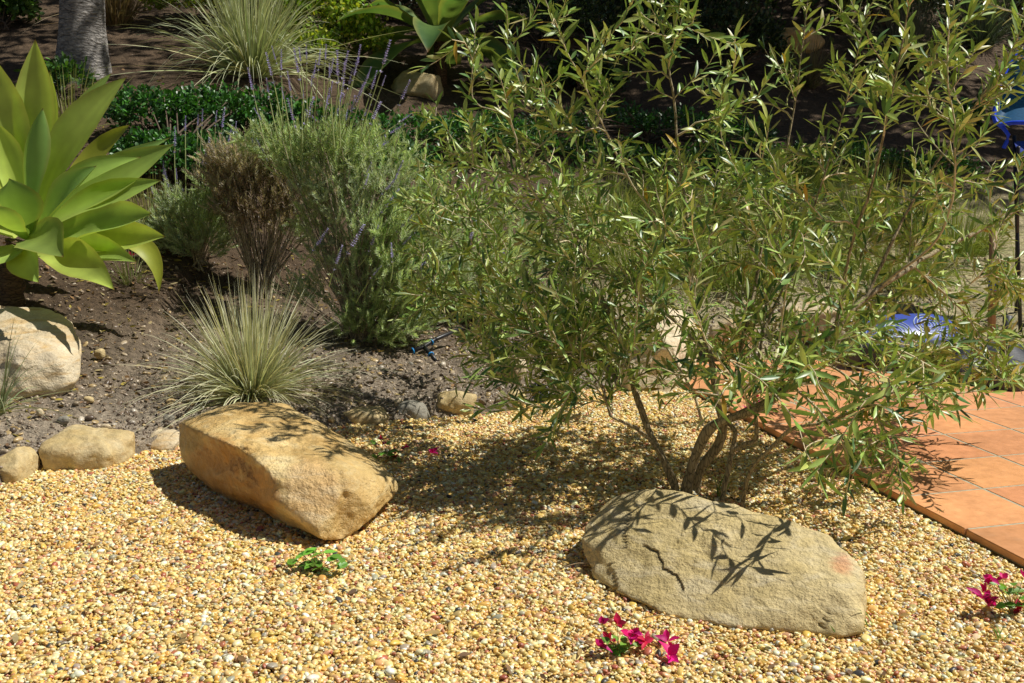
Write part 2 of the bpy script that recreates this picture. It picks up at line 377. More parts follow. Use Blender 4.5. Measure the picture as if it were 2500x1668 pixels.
# ------------------------------------------------------------------ gravel
def in_patio(x, y):
    a = x/TS-4.066; bb = y/TS-10.654; u = a*ct+bb*st; v = a*st-bb*ct
    return (u > -.03) & (v > -7.05)
b = MB(); gx = np.linspace(-6, 4, 120); rowsV = []
for x in gx: rowsV += [(x, -3, GZ), (x, float(yb(x))+.02, GZ)]
b.add(rowsV, [(2*i, 2*i+2, 2*i+3, 2*i+1) for i in range(len(gx)-1)])
tag(b.build('gravel_bed', M['gravelbase'], smooth=False), 'earth under the gravel', kind='structure')
def scatter(name, P, rot, scl, tint, mat, nprot=4, rough=.16, sub=2):
    me = bpy.data.meshes.new(name); me.vertices.add(len(P)); me.vertices.foreach_set('co', P.astype('f').ravel())
    for nm, d in (('rot', rot), ('scl', scl)):
        a = me.attributes.new(nm, 'FLOAT_VECTOR', 'POINT'); a.data.foreach_set('vector', d.astype('f').ravel())
    a = me.attributes.new('tint', 'FLOAT_COLOR', 'POINT'); a.data.foreach_set('color', np.hstack([tint, np.ones((len(P), 1))]).astype('f').ravel())
    me.materials.append(mat)
    o = bpy.data.objects.new(name, me); COL.objects.link(o)
    ng = bpy.data.node_groups.new(name, 'GeometryNodeTree')
    ng.interface.new_socket('Geometry', in_out='INPUT', socket_type='NodeSocketGeometry'); ng.interface.new_socket('Geometry', in_out='OUTPUT', socket_type='NodeSocketGeometry')
    N = ng.nodes; L = ng.links
    gi = N.new('NodeGroupInput'); go = N.new('NodeGroupOutput'); iop = N.new('GeometryNodeInstanceOnPoints')
    g2i = N.new('GeometryNodeGeometryToInstance')
    for k in range(nprot):
        ico = N.new('GeometryNodeMeshIcoSphere'); ico.inputs['Subdivisions'].default_value = sub; ico.inputs['Radius'].default_value = 1
        nz = N.new('ShaderNodeTexNoise'); nz.noise_dimensions = '4D'; nz.inputs['W'].default_value = 3.7*k+1; nz.inputs['Scale'].default_value = .9; nz.inputs['Detail'].default_value = 1
        sub_ = N.new('ShaderNodeVectorMath'); sub_.operation = 'SUBTRACT'; sub_.inputs[1].default_value = (.5, .5, .5); L.new(nz.outputs['Color'], sub_.inputs[0])
        sc_ = N.new('ShaderNodeVectorMath'); sc_.operation = 'SCALE'; sc_.inputs['Scale'].default_value = rough*5; L.new(sub_.outputs[0], sc_.inputs[0])
        sp_ = N.new('GeometryNodeSetPosition'); L.new(ico.outputs[0], sp_.inputs[0]); L.new(sc_.outputs[0], sp_.inputs['Offset'])
        sm = N.new('GeometryNodeSetMaterial'); sm.inputs['Material'].default_value = mat; L.new(sp_.outputs[0], sm.inputs[0])
        ss = N.new('GeometryNodeSetShadeSmooth'); L.new(sm.outputs[0], ss.inputs[0]); L.new(ss.outputs[0], g2i.inputs[0])
    def attr(nm):
        x = N.new('GeometryNodeInputNamedAttribute'); x.data_type = 'FLOAT_VECTOR'; x.inputs['Name'].default_value = nm
        return [q for q in x.outputs if q.enabled and q.name == 'Attribute'][0]
    e2r = N.new('FunctionNodeEulerToRotation'); L.new(attr('rot'), e2r.inputs[0]); L.new(e2r.outputs[0], iop.inputs['Rotation'])
    L.new(attr('scl'), iop.inputs['Scale']); iop.inputs['Pick Instance'].default_value = True
    L.new(gi.outputs[0], iop.inputs['Points']); L.new(g2i.outputs[0], iop.inputs['Instance']); L.new(iop.outputs[0], go.inputs[0])
    md = o.modifiers.new('scatter', 'NODES'); md.node_group = ng
    return o
def frustum(P, mx=.12):
    q = proj(P); return (q[:, 0] > -2500*mx) & (q[:, 0] < 2500*(1+mx)) & (q[:, 1] < 1668*(1+mx)) & (P[:, 1] > .5)
PAL = A([[.64, .46, .17], [.72, .57, .27], [.58, .37, .10], [.80, .69, .45], [.58, .34, .20], [.38, .13, .08], [.36, .34, .29], [.84, .80, .68], [.05, .05, .055], [.54, .41, .20], [.68, .47, .13]])
PW = A([.19, .19, .09, .15, .09, .035, .065, .06, .014, .12, .07]); PW = PW/PW.sum()
def pebble_pts(sp_, z0, keep):
    x = np.arange(-2.4, 1.9, sp_); y = np.arange(1.75, 5.3, sp_*.87); X, Y = np.meshgrid(x, y); X[1::2] += sp_/2
    P = np.stack([X.ravel(), Y.ravel()], -1); P += RNG.uniform(-.5, .5, P.shape)*sp_*.95
    P = P[RNG.random(len(P)) < keep]
    P = np.hstack([P, np.full((len(P), 1), z0)+RNG.uniform(-.003, .004, (len(P), 1))])
    ok = (P[:, 1] < yb(P[:, 0])+.03) & ~in_patio(P[:, 0]+.004, P[:, 1]) & frustum(P)
    return P[ok]
P = np.vstack([pebble_pts(.0086, GZ+.004, 1.0), pebble_pts(.0098, GZ+.0085, .85)])
# the bed is never quite level
P[:, 2] += A([.007*noise.noise(Vector((p[0]*4, p[1]*4, 0)))+.004*noise.noise(Vector((p[0]*13, p[1]*13, 3))) for p in P])
n = len(P); big = np.minimum(np.exp(RNG.normal(0, .40, (n, 1)))*.0041, .0125)
scl = big*np.hstack([RNG.uniform(.95, 1.45, (n, 1)), RNG.uniform(.8, 1.05, (n, 1)), RNG.uniform(.52, .8, (n, 1))])
rot = np.hstack([RNG.normal(0, .35, (n, 2)), RNG.uniform(0, 6.28, (n, 1))])
tint = PAL[RNG.choice(len(PAL), n, p=PW)]*RNG.uniform(1.0, 1.42, (n, 1))*A([1.0, .94, .78]); tint = np.clip(tint*(1+RNG.normal(0, .05, (n, 3))), 0, .9)
tag(scatter('gravel', P, rot, scl, tint, M['pebble']), 'small rounded yellow and tan pebbles covering the bed', kind='stuff')
print('pebbles', n)
# stones and clods lying on the soil
n = 40000; X = RNG.uniform(-3.2, 2.6, n); tt = RNG.exponential(.9, n); Y = yb(X)+tt; Z = terr(X, Y)+A([lump(a, c) for a, c in zip(X, Y)])
P = np.stack([X, Y, Z], -1); ok = frustum(P) & (Y < 9); P = P[ok]; n = len(P)
sz = np.exp(RNG.normal(0, .6, (n, 1)))*.0036; sz = np.minimum(sz, .017)
scl = sz*np.hstack([RNG.uniform(.9, 1.6, (n, 1)), RNG.uniform(.7, 1.1, (n, 1)), RNG.uniform(.4, .9, (n, 1))]); rot = np.hstack([RNG.normal(0, .4, (n, 2)), RNG.uniform(0, 6.28, (n, 1))])
SP = A([[.30, .23, .16], [.22, .16, .11], [.42, .33, .22], [.5, .36, .17], [.14, .1, .07], [.55, .48, .38]])
tint = SP[RNG.choice(6, n, p=[.28, .25, .16, .1, .17, .04])]*RNG.uniform(.7, 1.15, (n, 1))
tag(scatter('soil_stones', P, rot, scl, tint, M['pebble'], 4, .22), 'crumbs of soil and small stones on the bed', kind='stuff')
# dry leaf litter
n = 5200; X = np.where(RNG.random(n) < .5, RNG.uniform(-2.6, .3, n), RNG.uniform(-4.5, 4.5, n)); Y = yb(X)+np.where(RNG.random(n) < .55, RNG.uniform(.5, 2.2, n), RNG.uniform(.15, 5.5, n)); ok = np.ones(n, bool)
P = np.stack([X, Y, terr(X, Y)+A([lump(a, c) for a, c in zip(X, Y)])+.006], -1)
b = MB(); n = len(P); gl = A([gnd0(RNG.uniform(-100, 2300), RNG.uniform(1120, 1700), -.012) for _ in range(150)]); P = np.vstack([P, gl[gl[:, 1] < yb(gl[:, 0])]]); n = len(P)
D = unit(np.hstack([RNG.normal(size=(n, 2)), RNG.normal(0, .2, (n, 1))])); N = unit(A([[0, 0, 1.]])+RNG.normal(0, .35, (n, 3)))
LP = A([[.40, .27, .10], [.30, .17, .07], [.45, .36, .18], [.22, .13, .07], [.42, .33, .06]])
b.leaves(P, D, N, RNG.uniform(.018, .042, n), RNG.uniform(.007, .016, n), LP[RNG.choice(5, n)]*RNG.uniform(.6, 1.1, (n, 1)), RNG.uniform(-.2, .2, n))
tag(b.build('leaf_litter', M['litter']), 'dry tan leaves lying scattered over the soil', kind='stuff')

# ------------------------------------------------------------------ stones
def boulder(name, pts, mat, sub=5, sm=3, amps=((3, .015), (9, .008), (28, .003)), seed=0, cracks=(), cw=7, cdeep=.010, stains_tints=(), label=None, cat='boulder', group=None, chips=0, grow=1.0, chipd=(.80, .95)):
    pts = [Vector(p) for p in pts]
    bm = bmesh.new()
    for p in pts: bm.verts.new(p)
    bmesh.ops.convex_hull(bm, input=bm.verts[:]); bm.normal_update()
    bv = BVHTree.FromBMesh(bm); c = sum(pts, Vector())/len(pts); bm.free()
    ib = bmesh.new(); bmesh.ops.create_icosphere(ib, subdivisions=sub, radius=1)
    ib.verts.ensure_lookup_table(); dirs = [v.co.normalized() for v in ib.verts]
    E_ = A([(e.verts[0].index, e.verts[1].index) for e in ib.edges]); T = A([[v.index for v in f.verts] for f in ib.faces]); ib.free()
    far = c
    V = []
    for d in dirs:
        h = bv.ray_cast(far+d*5, -d)
        V.append(h[0] if h[0] is not None else c)
    V = A([tuple(v) for v in V]); deg = np.zeros(len(V)); np.add.at(deg, E_[:, 0], 1); np.add.at(deg, E_[:, 1], 1)
    for _ in range(sm):
        acc = np.zeros_like(V); np.add.at(acc, E_[:, 0], V[E_[:, 1]]); np.add.at(acc, E_[:, 1], V[E_[:, 0]]); V = .5*V+.5*acc/deg[:, None]
    ctr = A(tuple(c)); V = ctr+(V-ctr)*grow
    cr_ = np.random.default_rng(seed+100)
    for q_ in range(chips):
        nn = unit(cr_.normal(size=3)); pr = (V-ctr)@nn; h = np.quantile(pr, 1)*cr_.uniform(*chipd)
        V = V-nn[None]*np.clip(pr-h, 0, None)[:, None]*.92
    Dn = A([tuple(d) for d in dirs]); disp = np.zeros(len(V)); off = Vector((seed*3.1, seed*1.7, 0))
    for f, a in amps:
        disp += a*A([noise.fractal(Vector(v)*f+off, .9, 2.0, 3) for v in V])
    tint = np.ones((len(V), 3))
    if cracks or stains_tints:
        q = proj(V)
        e1 = V[T[:, 1]]-V[T[:, 0]]; e2 = V[T[:, 2]]-V[T[:, 0]]; fn = np.cross(e1, e2); vn = np.zeros_like(V)
        for k in range(3): np.add.at(vn, T[:, k], fn)
        facing = ((A([0, 0, CH])-V)*vn).sum(1) > 0
        for pl in cracks:
            w_, dp_ = cw, cdeep
            if isinstance(pl, dict): w_, dp_, pl = pl['w'], pl['d'], pl['p']
            pl = A(pl, float); pl = np.vstack([np.linspace(pl[i], pl[i+1], 10) for i in range(len(pl)-1)])
            pl = pl+A([[5*noise.noise(Vector((x*.05, y*.05, 1))), 5*noise.noise(Vector((x*.05, y*.05, 7)))] for x, y in pl])
            d = np.min(np.linalg.norm(q[:, None]-pl[None], axis=2), 1); k = np.clip(1-d/w_, 0, 1)*facing
            disp -= dp_*k; tint *= 1-(.42 if 4.5 < w_ < 9 else .25 if w_ < 9 else .0)*k[:, None]
        for (x, y, r, colr) in stains_tints:
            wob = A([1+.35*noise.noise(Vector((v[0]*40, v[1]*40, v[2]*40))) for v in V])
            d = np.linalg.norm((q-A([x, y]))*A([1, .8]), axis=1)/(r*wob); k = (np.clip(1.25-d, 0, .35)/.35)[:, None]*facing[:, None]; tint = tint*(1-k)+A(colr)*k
    V = V+Dn*disp[:, None]
    b = MB(); b.add(V, None, T, tint); base = (float(c[0]), float(c[1]), float(V[:, 2].min()))
    o = b.build(name, mat, None, True, origin=base)
    return tag(o, label, cat, group)
# --- orange angular boulder on the gravel
boulder('boulder', [pt(430, 1062, 3.50), pt(441, 1108, 3.50), pt(446, 1030, 3.56), pt(560, 984, 3.66), pt(620, 973, 3.70), pt(690, 986, 3.66), pt(765, 1032, 3.52), pt(850, 1082, 3.38), pt(920, 1130, 3.26), pt(957, 1172, 3.16), pt(958, 1212, 3.14),
    pt(925, 1250, 3.08), pt(835, 1320, 2.82), pt(800, 1316, 2.80), pt(655, 1252, 3.08), pt(560, 1210, 3.26), pt(480, 1160, 3.42), pt(668, 1152, 2.95), pt(832, 1152, 2.93), pt(848, 1255, 2.84), pt(560, 1082, 3.14), pt(480, 1050, 3.36), pt(672, 1225, 2.90), pt(600, 1150, 3.07), gnd0(700, 1215, -.05), gnd0(900, 1230, -.05)],
    M['ochre_stone'], 7, 4, ((2.5, .007), (6, .010), (16, .006), (45, .0028), (90, .0012)), 3,
    cracks=[[(770, 1065), (700, 1075), (672, 1110), (668, 1140)], dict(p=[(470, 1075), (500, 1100), (520, 1130)], w=34, d=.022), dict(p=[(570, 1110), (605, 1150), (640, 1200)], w=34, d=.028), dict(p=[(690, 1100), (640, 1090), (590, 1060)], w=26, d=-.008), dict(p=[(840, 1165), (850, 1230), (835, 1300)], w=24, d=.016), dict(p=[(900, 1150), (920, 1200), (900, 1250)], w=30, d=-.01)], cw=4, cdeep=.0015, stains_tints=[(660, 1110, 48, (1.22, 1.28, 1.4)), (560, 1055, 42, (1.15, 1.2, 1.3)), (520, 1150, 60, (.9, .74, .62)), (620, 1215, 55, (.88, .7, .55)), (860, 1230, 45, (.9, .86, .8)), (760, 1200, 60, (1.1, 1.06, 1.15)), (450, 1070, 28, (.72, .72, .62))], chips=11, grow=1.065, chipd=(.89, .985), label='orange angular sandstone boulder with a shaded left side and shiny front facet')  # tint spots: paler on ridge and front facet, darker left and right
# --- rounded olive boulder in front of the olive tree
boulder('boulder', [pt(1419, 1318, 2.70), pt(1425, 1286, 2.76), pt(1448, 1392, 2.63), pt(1461, 1247, 2.84), pt(1509, 1215, 2.84), pt(1558, 1195, 2.82), pt(1671, 1208, 2.74), pt(1752, 1228, 2.70), pt(1865, 1257, 2.63), pt(1962, 1286, 2.57), pt(2027, 1308, 2.53), pt(2075, 1350, 2.46), pt(2095, 1392, 2.41), pt(2108, 1506, 2.28), gnd0(2104, 1553, -.02),
    gnd0(2059, 1560), gnd0(1962, 1553), gnd0(1865, 1540), gnd0(1768, 1536), gnd0(1655, 1508), gnd0(1580, 1492), gnd0(1509, 1458), gnd0(1462, 1425), pt(1600, 1345, 2.56), pt(1740, 1375, 2.50), pt(1900, 1410, 2.42), pt(2045, 1440, 2.33), pt(1490, 1320, 2.66), gnd0(1560, 1240, -.06), gnd0(1850, 1300, -.06), gnd0(2090, 1420, -.06)],
    M['olive_stone'], 7, 5, ((3, .010), (8, .008), (20, .0045), (50, .002), (95, .001)), 8,
    cracks=[[(1535, 1250), (1527, 1290), (1518, 1335)], [(1560, 1330), (1600, 1350), (1618, 1390), (1650, 1415), (1665, 1440)], [(1996, 1388), (2012, 1397)], [(2000, 1480), (2020, 1500), (2010, 1530)], [(1480, 1380), (1505, 1440)], dict(p=[(1430, 1350), (1470, 1400)], w=26, d=.02), dict(p=[(1540, 1300), (1650, 1330), (1760, 1300)], w=60, d=-.008)], cw=4.6, cdeep=.024,
    stains_tints=[(2053, 1378, 19, (1.05, .72, .68))], chips=5, grow=1.022, chipd=(.95, .99), label='rounded olive-tan boulder with a pink spot, in front of the olive tree')
# --- pale boulder under the agave
gb = G(110, 955)[1]
boulder('boulder', [pt(-120, 770, gb+.5), pt(-60, 740, gb+.6), pt(30, 733, gb+.6), pt(120, 740, gb+.55), pt(178, 765, gb+.42), pt(202, 830, gb+.2), pt(198, 900, gb+.08), pt(180, 945, gb), pt(60, 962, gb-.06), pt(-60, 962, gb-.05), pt(-150, 930, gb+.1), pt(60, 860, gb-.02), pt(150, 860, gb+.03), pt(160, 1000, gb+.05), pt(-60, 1010, gb)],
    M['pale_stone'], 6, 6, ((3, .016), (8, .012), (24, .005), (60, .002)), 12, chips=12, grow=1.02, label='pale cream boulder at the left edge under the agave')
# --- tall pale boulder behind the olive stems
Yr = G(1600, 972)[1]
boulder('boulder', [pt(1492, 900, Yr+.15), pt(1500, 962, Yr+.02), pt(1570, 972, Yr-.06), pt(1650, 978, Yr-.03), pt(1692, 950, Yr+.1), pt(1712, 880, Yr+.3), pt(1700, 770, Yr+.4), pt(1660, 722, Yr+.42), pt(1590, 735, Yr+.4), pt(1510, 840, Yr+.3), pt(1600, 800, Yr+.12), pt(1640, 860, Yr+.0), pt(1600, 1010, Yr+.1)],
    M['cream_stone'], 6, 4, ((3, .02), (9, .012), (28, .005)), 21, chips=12, label='tall cream boulder behind the olive tree stems, at the back of the gravel')
def rock(cx, by, wpx, hpx, mat, label, dep=None, seed=1, name='edging_stone', cat='stone', group=None, flat=.75, sub=4, ground=None, tintc=None):
    r = np.random.default_rng(seed); hpx *= 1.35; p = G(cx, by) if ground is None else ground; k = p[1]/F*1.02; hx = wpx*k/2; hz = hpx*k; dy = dep if dep else hx*.8
    pts = []
    for i in range(26):
        d = unit(r.normal(size=3)); d = np.sign(d)*np.abs(d)**.55; d *= r.uniform(.85, 1.05)
        pts.append((p[0]+d[0]*hx, p[1]+dy*.8+d[1]*dy, p[2]+hz*.38+d[2]*hz*.62*(flat if d[2] > 0 else 1)))
    s = max(hx, .03)
    return boulder(name, pts, mat, sub, 2, ((3/s*.3, s*.09), (9/s*.3, s*.05), (30/s*.3, s*.02)), seed, label=label, cat=cat, group=group, chips=7, chipd=(.84, .97))
EG = 'edging stones between the soil and the gravel'
rock(192, 1168, 235, 85, M['edge_stone'], 'knobbly yellow edging stone left of the orange boulder', .16, 2, group=EG, sub=5)
rock(10, 1195, 90, 70, M['edge_stone'], 'yellow edging stone cut off by the left edge of the photo', .12, 3, group=EG, sub=5)
rock(392, 1112, 105, 46, M['pale_stone'], 'low flat edging stone tucked against the orange boulder', .12, 4, group=EG)
rock(885, 1046, 150, 40, M['edge_stone'], 'flat yellow edging stone touching the top of the orange boulder', .1, 5, group=EG)
rock(1008, 1036, 100, 44, M['grey_stone'], 'grey edging stone between two yellow ones', .07, 6, group=EG)
rock(1116, 1022, 128, 56, M['edge_stone'], 'long tan edging stone right of the grey one', .07, 7, group=EG)
rock(1252, 1006, 76, 46, M['edge_stone'], 'square yellow edging stone beside the black plastic cap', .08, 9, group=EG)
rock(1375, 975, 80, 44, M['grey_stone'], 'shaded edging stone right of the black plastic cap', .08, 10, group=EG)
rock(1240, 925, 110, 40, M['pale_stone'], 'pale stone lying on the soil behind the edging row', .08, 14, name='stone')
pb = A([*lat(4.0, -7.6), 0.0]); rock(0, 0, 170, 95, M['pale_stone'], 'pale block behind the patio, right of the tall cream boulder', .15, 15, name='stone', ground=A([1.62, 5.55, .02]), sub=5)
rock(0, 0, 120, 80, M['pale_stone'], 'small pale block between the tall cream boulder and the patio', .13, 16, name='stone', ground=A([1.14, 5.35, .02]), sub=5)
rock(1012, 238, 135, 62, M['edge_stone'], 'buff stone in deep shade under the distant agave', .3, 17, name='boulder', cat='boulder', sub=5)
rock(1958, 130, 125, 60, M['ochre_stone'], 'rusty orange rounded boulder far up the shaded bank', .4, 18, name='boulder', cat='boulder', sub=5)
SG = 'loose stones on the soil'
for k, (x, y, w_, h_, l) in enumerate([(240, 875, 30, 22, 'rounded brown stone on the soil right of the pale boulder'), (972, 992, 24, 18, 'small tan pebble-like stone behind the grey edging stone'), (1002, 900, 16, 16, 'small yellow stone below the lavender'), (215, 985, 30, 14, 'flat pale stone lying left of the front grass'),
    (256, 1050, 32, 14, 'angular cream stone chip on the soil above the edging'), (108, 962, 24, 14, 'little stone against the foot of the pale boulder'), (410, 1038, 36, 22, 'cracked clod of earth left of the orange boulder'), (95, 1013, 26, 14, 'orange-tan stone by the left grass tuft'), (150, 1035, 34, 16, 'buff stone chip in front of the left grass tuft')]):
    rock(x, y, w_, h_, [M['edge_stone'], M['pale_stone'], M['grey_stone']][k % 3 if k != 6 else 2], l, None, 30+k, name='loose_stone', group=SG, sub=3)
for k, (x, y, w_, h_, l) in enumerate([(1212, 1606, 34, 24, 'dark crumbly clod on the gravel, near the bottom edge'), (1232, 1596, 22, 16, 'small black clod touching the dark clod'), (1048, 1585, 40, 10, 'flat grey crumb of soil half sunk in the gravel'), (1692, 1585, 30, 18, 'dark grey clod right of the fallen petals')]):
    rock(x, y, w_, h_, M['soil'], l, None, 50+k, name='soil_clod', cat='soil clod', group='soil clods on the gravel', sub=4)

# ------------------------------------------------------------------ agaves
AGP = ((0, .42), (.1, .44), (.25, .62), (.40, .88), (.54, 1), (.68, .90), (.80, .64), (.90, .34), (.96, .13), (1, .01))
def agave_leaf(b, B, C1, T, W, N0, col, gut=.3, wave=0.0, seed=0, nt=26, nv=9, yel=.5, N1=None):
    "fleshy leaf along a curved spine from B past C1 to T, face towards N0"
    t = np.linspace(0, 1, nt); B, C1, T = map(lambda q: np.asarray(q, float), (B, C1, T))
    Cc = 2*C1-.5*(B+T)
    sp_ = (1-t)[:, None]**2*B+2*(t*(1-t))[:, None]*Cc+t[:, None]**2*T
    tg = unit(np.gradient(sp_, axis=0)); N0 = unit(N0); N1 = N0 if N1 is None else unit(N1)
    Nn = N0[None]*(1-t)[:, None]+N1[None]*t[:, None]
    Nn = unit(Nn-tg*(Nn*tg).sum(1)[:, None]); Sd = np.cross(tg, Nn)
    wp = np.interp(t, [p[0] for p in AGP], [p[1] for p in AGP])
    v = np.linspace(-1, 1, nv); h = W*.5*wp
    top = []
    for i in range(nt):
        wv = wave*W*np.sin(t[i]*9+seed+np.sign(v)*1.3)*np.abs(v)**2
        top.append(sp_[i]+Sd[i]*(v*h[i])[:, None]+Nn[i]*((gut*(v**2)*h[i])+wv*wp[i])[:, None])
    top = A(top); th = .06*W*(wp+.15)*np.clip((1-t)*2+.25, 0, 1)
    bot = top-Nn[:, None]*(th[:, None]*(1-.85*v[None]**2))[..., None]
    V = np.concatenate([top.reshape(-1, 3), bot.reshape(-1, 3)]); k = nt*nv
    i = np.arange(nt-1)[:, None]*nv; j = np.arange(nv-1)[None]
    Q = np.stack([i+j, i+j+1, i+nv+j+1, i+nv+j], -1).reshape(-1, 4); Qb = Q[:, ::-1]+k
    ed = []
    for e in (0, nv-1):
        for a in range(nt-1):
            q = (a*nv+e, (a+1)*nv+e, (a+1)*nv+e+k, a*nv+e+k); ed.append(q if e == 0 else q[::-1])
    col = A(col, float); tt = t[:, None, None]; vv = np.abs(v)[None, :, None]
    mid = A([.74, .78, .20]); c = col[None, None]*(1-yel*(1-tt)*(1-.6*vv**2))+mid*(yel*(1-tt)*(1-.6*vv**2))
    c = c*(1-.12*np.sin(v*11+seed)[None, :, None]*.35)
    c = np.where(vv > .97, c*.6+A([.55, .48, .12])*.4, c)
    tipk = np.clip((tt-.965)/.035, 0, 1); c = c*(1-tipk)+A([.22, .09, .03])*tipk
    c = np.broadcast_to(c, (nt, nv, 3)).reshape(-1, 3)
    b.add(V[:k], Q, None, c)
ab = G(24, 752); Yc = ab[1]
ag = thing('agave', 'large bright yellow-green agave on a short stem at the left edge', 'agave', ab)
b = MB(); tp = pt(45, 590, Yc)
path = catmull([ab-A([0, 0, .05]), (ab+tp)/2+A([-.01, 0, 0]), tp], .02)
b.tube(path, .052+.006*np.sin(np.arange(len(path))*1.9)+np.linspace(.006, 0, len(path)), 14, cap=True); part(b, 'stem', M['agave_trunk'], ag)
GRN, LIM, DK = (.40, .60, .13), (.54, .70, .14), (.29, .49, .13)
px2m = Yc/F
def AL(bp, cpx, tp_, Wpx, N0, col=GRN, gut=.3, wave=0, yel=.5, label=None, N1=None, sd=0):
    b = MB(); agave_leaf(b, pt(bp[0], bp[1], Yc+bp[2]), pt(cpx[0], cpx[1], Yc+cpx[2]), pt(tp_[0], tp_[1], Yc+tp_[2]), Wpx*1.22*px2m, N0, col, gut, wave, sd, yel=yel, N1=N1)
    o = part(b, 'leaf', M['agave'], ag)
    if label: o['label'] = label
# upright leaves at the back, faces towards the heart
AL((45, 545, .05), (-5, 330, .10), (-38, 110, .12), 128, (.35, -1, .25), LIM, .3, sd=1)
AL((78, 520, .09), (88, 300, .16), (86, 96, .18), 84, (.1, -1, .3), LIM, .35, sd=2)
AL((85, 520, .12), (122, 330, .25), (120, 174, .32), 52, (-.3, -1, .2), LIM, .35, sd=3)
AL((95, 520, .1), (180, 320, .22), (273, 178, .3), 66, (-.6, -1, .35), GRN, .3, sd=4)
AL((90, 530, .02), (172, 345, .06), (310, 188, .10), 104, (-.45, -1, .42), LIM, .22, yel=.62, sd=5)
AL((70, 530, -.03), (80, 380, -.02), (105, 264, .02), 62, (.25, .8, .2), DK, .35, yel=.2, sd=6)
AL((120, 500, .2), (225, 395, .34), (318, 305, .30), 86, (-.5, -.7, .6), (.42, .46, .05), .25, yel=.3, label='yellow leaf bending away at the back', sd=7)
AL((105, 550, .05), (262, 452, .1), (425, 352, .12), 94, (-.35, -.95, .5), GRN, .33, yel=.5, sd=8)
AL((115, 535, .12), (230, 440, .22), (416, 336, .26), 66, (-.3, -.8, .7), DK, .3, yel=.25, sd=9)
AL((100, 545, -.02), (190, 442, .0), (345, 384, .02), 62, (-.3, -.8, .6), GRN, .4, yel=.35, sd=10)
AL((92, 572, -.08), (158, 486, -.14), (236, 405, -.12), 78, (-.35, -.75, .75), DK, .55, yel=.25, sd=11)
# leaves leaning towards the viewer
AL((58, 580, -.06), (42, 505, -.20), (22, 436, -.24), 92, (.05, .95, .35), (.20, .34, .09), .3, yel=.15, N1=(0, .6, .9), sd=12)
AL((62, 585, -.05), (100, 585, -.30), (155, 628, -.52), 96, (.0, -.75, .6), (.26, .37, .09), .4, wave=.05, yel=.2, sd=13)
AL((110, 588, -.02), (240, 555, -.14), (372, 522, -.38), 88, (.0, -.75, .65), GRN, .45, wave=.10, yel=.35, sd=14)
AL((115, 600, .0), (270, 590, -.12), (404, 578, -.4), 74, (-.1, -.75, .6), LIM, .35, wave=.06, yel=.45, sd=15)
AL((120, 612, .03), (325, 590, .03), (388, 716, .0), 44, (-.5, -.6, .7), (.40, .46, .05), .25, yel=.3, N1=(.5, -.7, .5), label='narrow yellow leaf drooping towards the grass', sd=16)
AL((78, 612, -.05), (175, 632, -.25), (280, 708, -.55), 74, (-.1, -.85, .6), LIM, .4, wave=.10, yel=.4, sd=17)
AL((50, 602, -.05), (10, 625, -.25), (-70, 650, -.4), 70, (.1, -.7, .7), GRN, .4, wave=.05, yel=.3, sd=18)
AL((40, 560, -.05), (-30, 520, -.1), (-130, 470, -.1), 84, (.4, -.3, .9), GRN, .4, sd=19)
AL((40, 580, -.02), (-80, 560, -.02), (-200, 590, .0), 84, (.1, -.3, 1), LIM, .35, sd=20)
AL((45, 540, .1), (-70, 430, .2), (-190, 330, .25), 90, (.6, -.8, .6), GRN, .3, sd=21)
AL((60, 585, -.1), (10, 545, -.28), (-25, 500, -.33), 70, (.1, .8, .5), GRN, .35, yel=.2, sd=22)
AL((110, 560, .0), (230, 500, .03), (395, 440, .02), 78, (-.2, -.85, .6), GRN, .38, sd=33)
AL((100, 605, -.03), (210, 610, -.1), (335, 640, -.5), 64, (-.1, -.85, .6), GRN, .4, wave=.08, sd=36)
AL((50, 600, -.12), (60, 640, -.3), (95, 690, -.42), 62, (.0, -.8, .5), GRN, .4, sd=38)
AL((60, 545, .02), (20, 400, .05), (-8, 300, .05), 66, (.3, -.9, .4), LIM, .35, sd=39)
def small_agave(px, py, R, n, label, col, tilt0=.25, tilt1=1.35, stem=.15, seed=1):
    r = np.random.default_rng(seed); base = G(px, py); root = thing('agave', label, 'agave', base)
    c = base+A([0, 0, stem]); b = MB(); b.tube([base-A([0, 0, .05]), c+A([0, 0, .02])], [.06, .05], 10, cap=True); part(b, 'stem', M['agave_trunk'], root)
    for i in range(n):
        f = (i+.5)/n; az = i*2.39996+r.uniform(-.2, .2); ti = tilt0+(tilt1-tilt0)*f; L = R*(.72+.3*f)*r.uniform(.9, 1.1)
        o = A([math.cos(az), math.sin(az), 0]); d = o*math.sin(ti)+A([0, 0, math.cos(ti)]); T = c+d*L+A([0, 0, -.28*L*f]); Cm = c+d*L*.55+A([0, 0, .06*L])
        b = MB(); agave_leaf(b, c+o*.03, Cm, T, L*.31, A([0, 0, 1.])-o*.6+A([0, 0, .0]), A(col)*r.uniform(.85, 1.15), .35, .05, i, 16, 7, .25); part(b, 'leaf', M['agave'], root)
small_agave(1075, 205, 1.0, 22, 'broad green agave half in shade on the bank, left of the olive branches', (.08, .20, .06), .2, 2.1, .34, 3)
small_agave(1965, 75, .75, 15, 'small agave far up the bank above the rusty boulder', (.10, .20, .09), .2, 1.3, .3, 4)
small_agave(2055, 80, .6, 13, 'dark little agave in shade right of the rusty boulder', (.06, .13, .06), .3, 1.3, .25, 5)

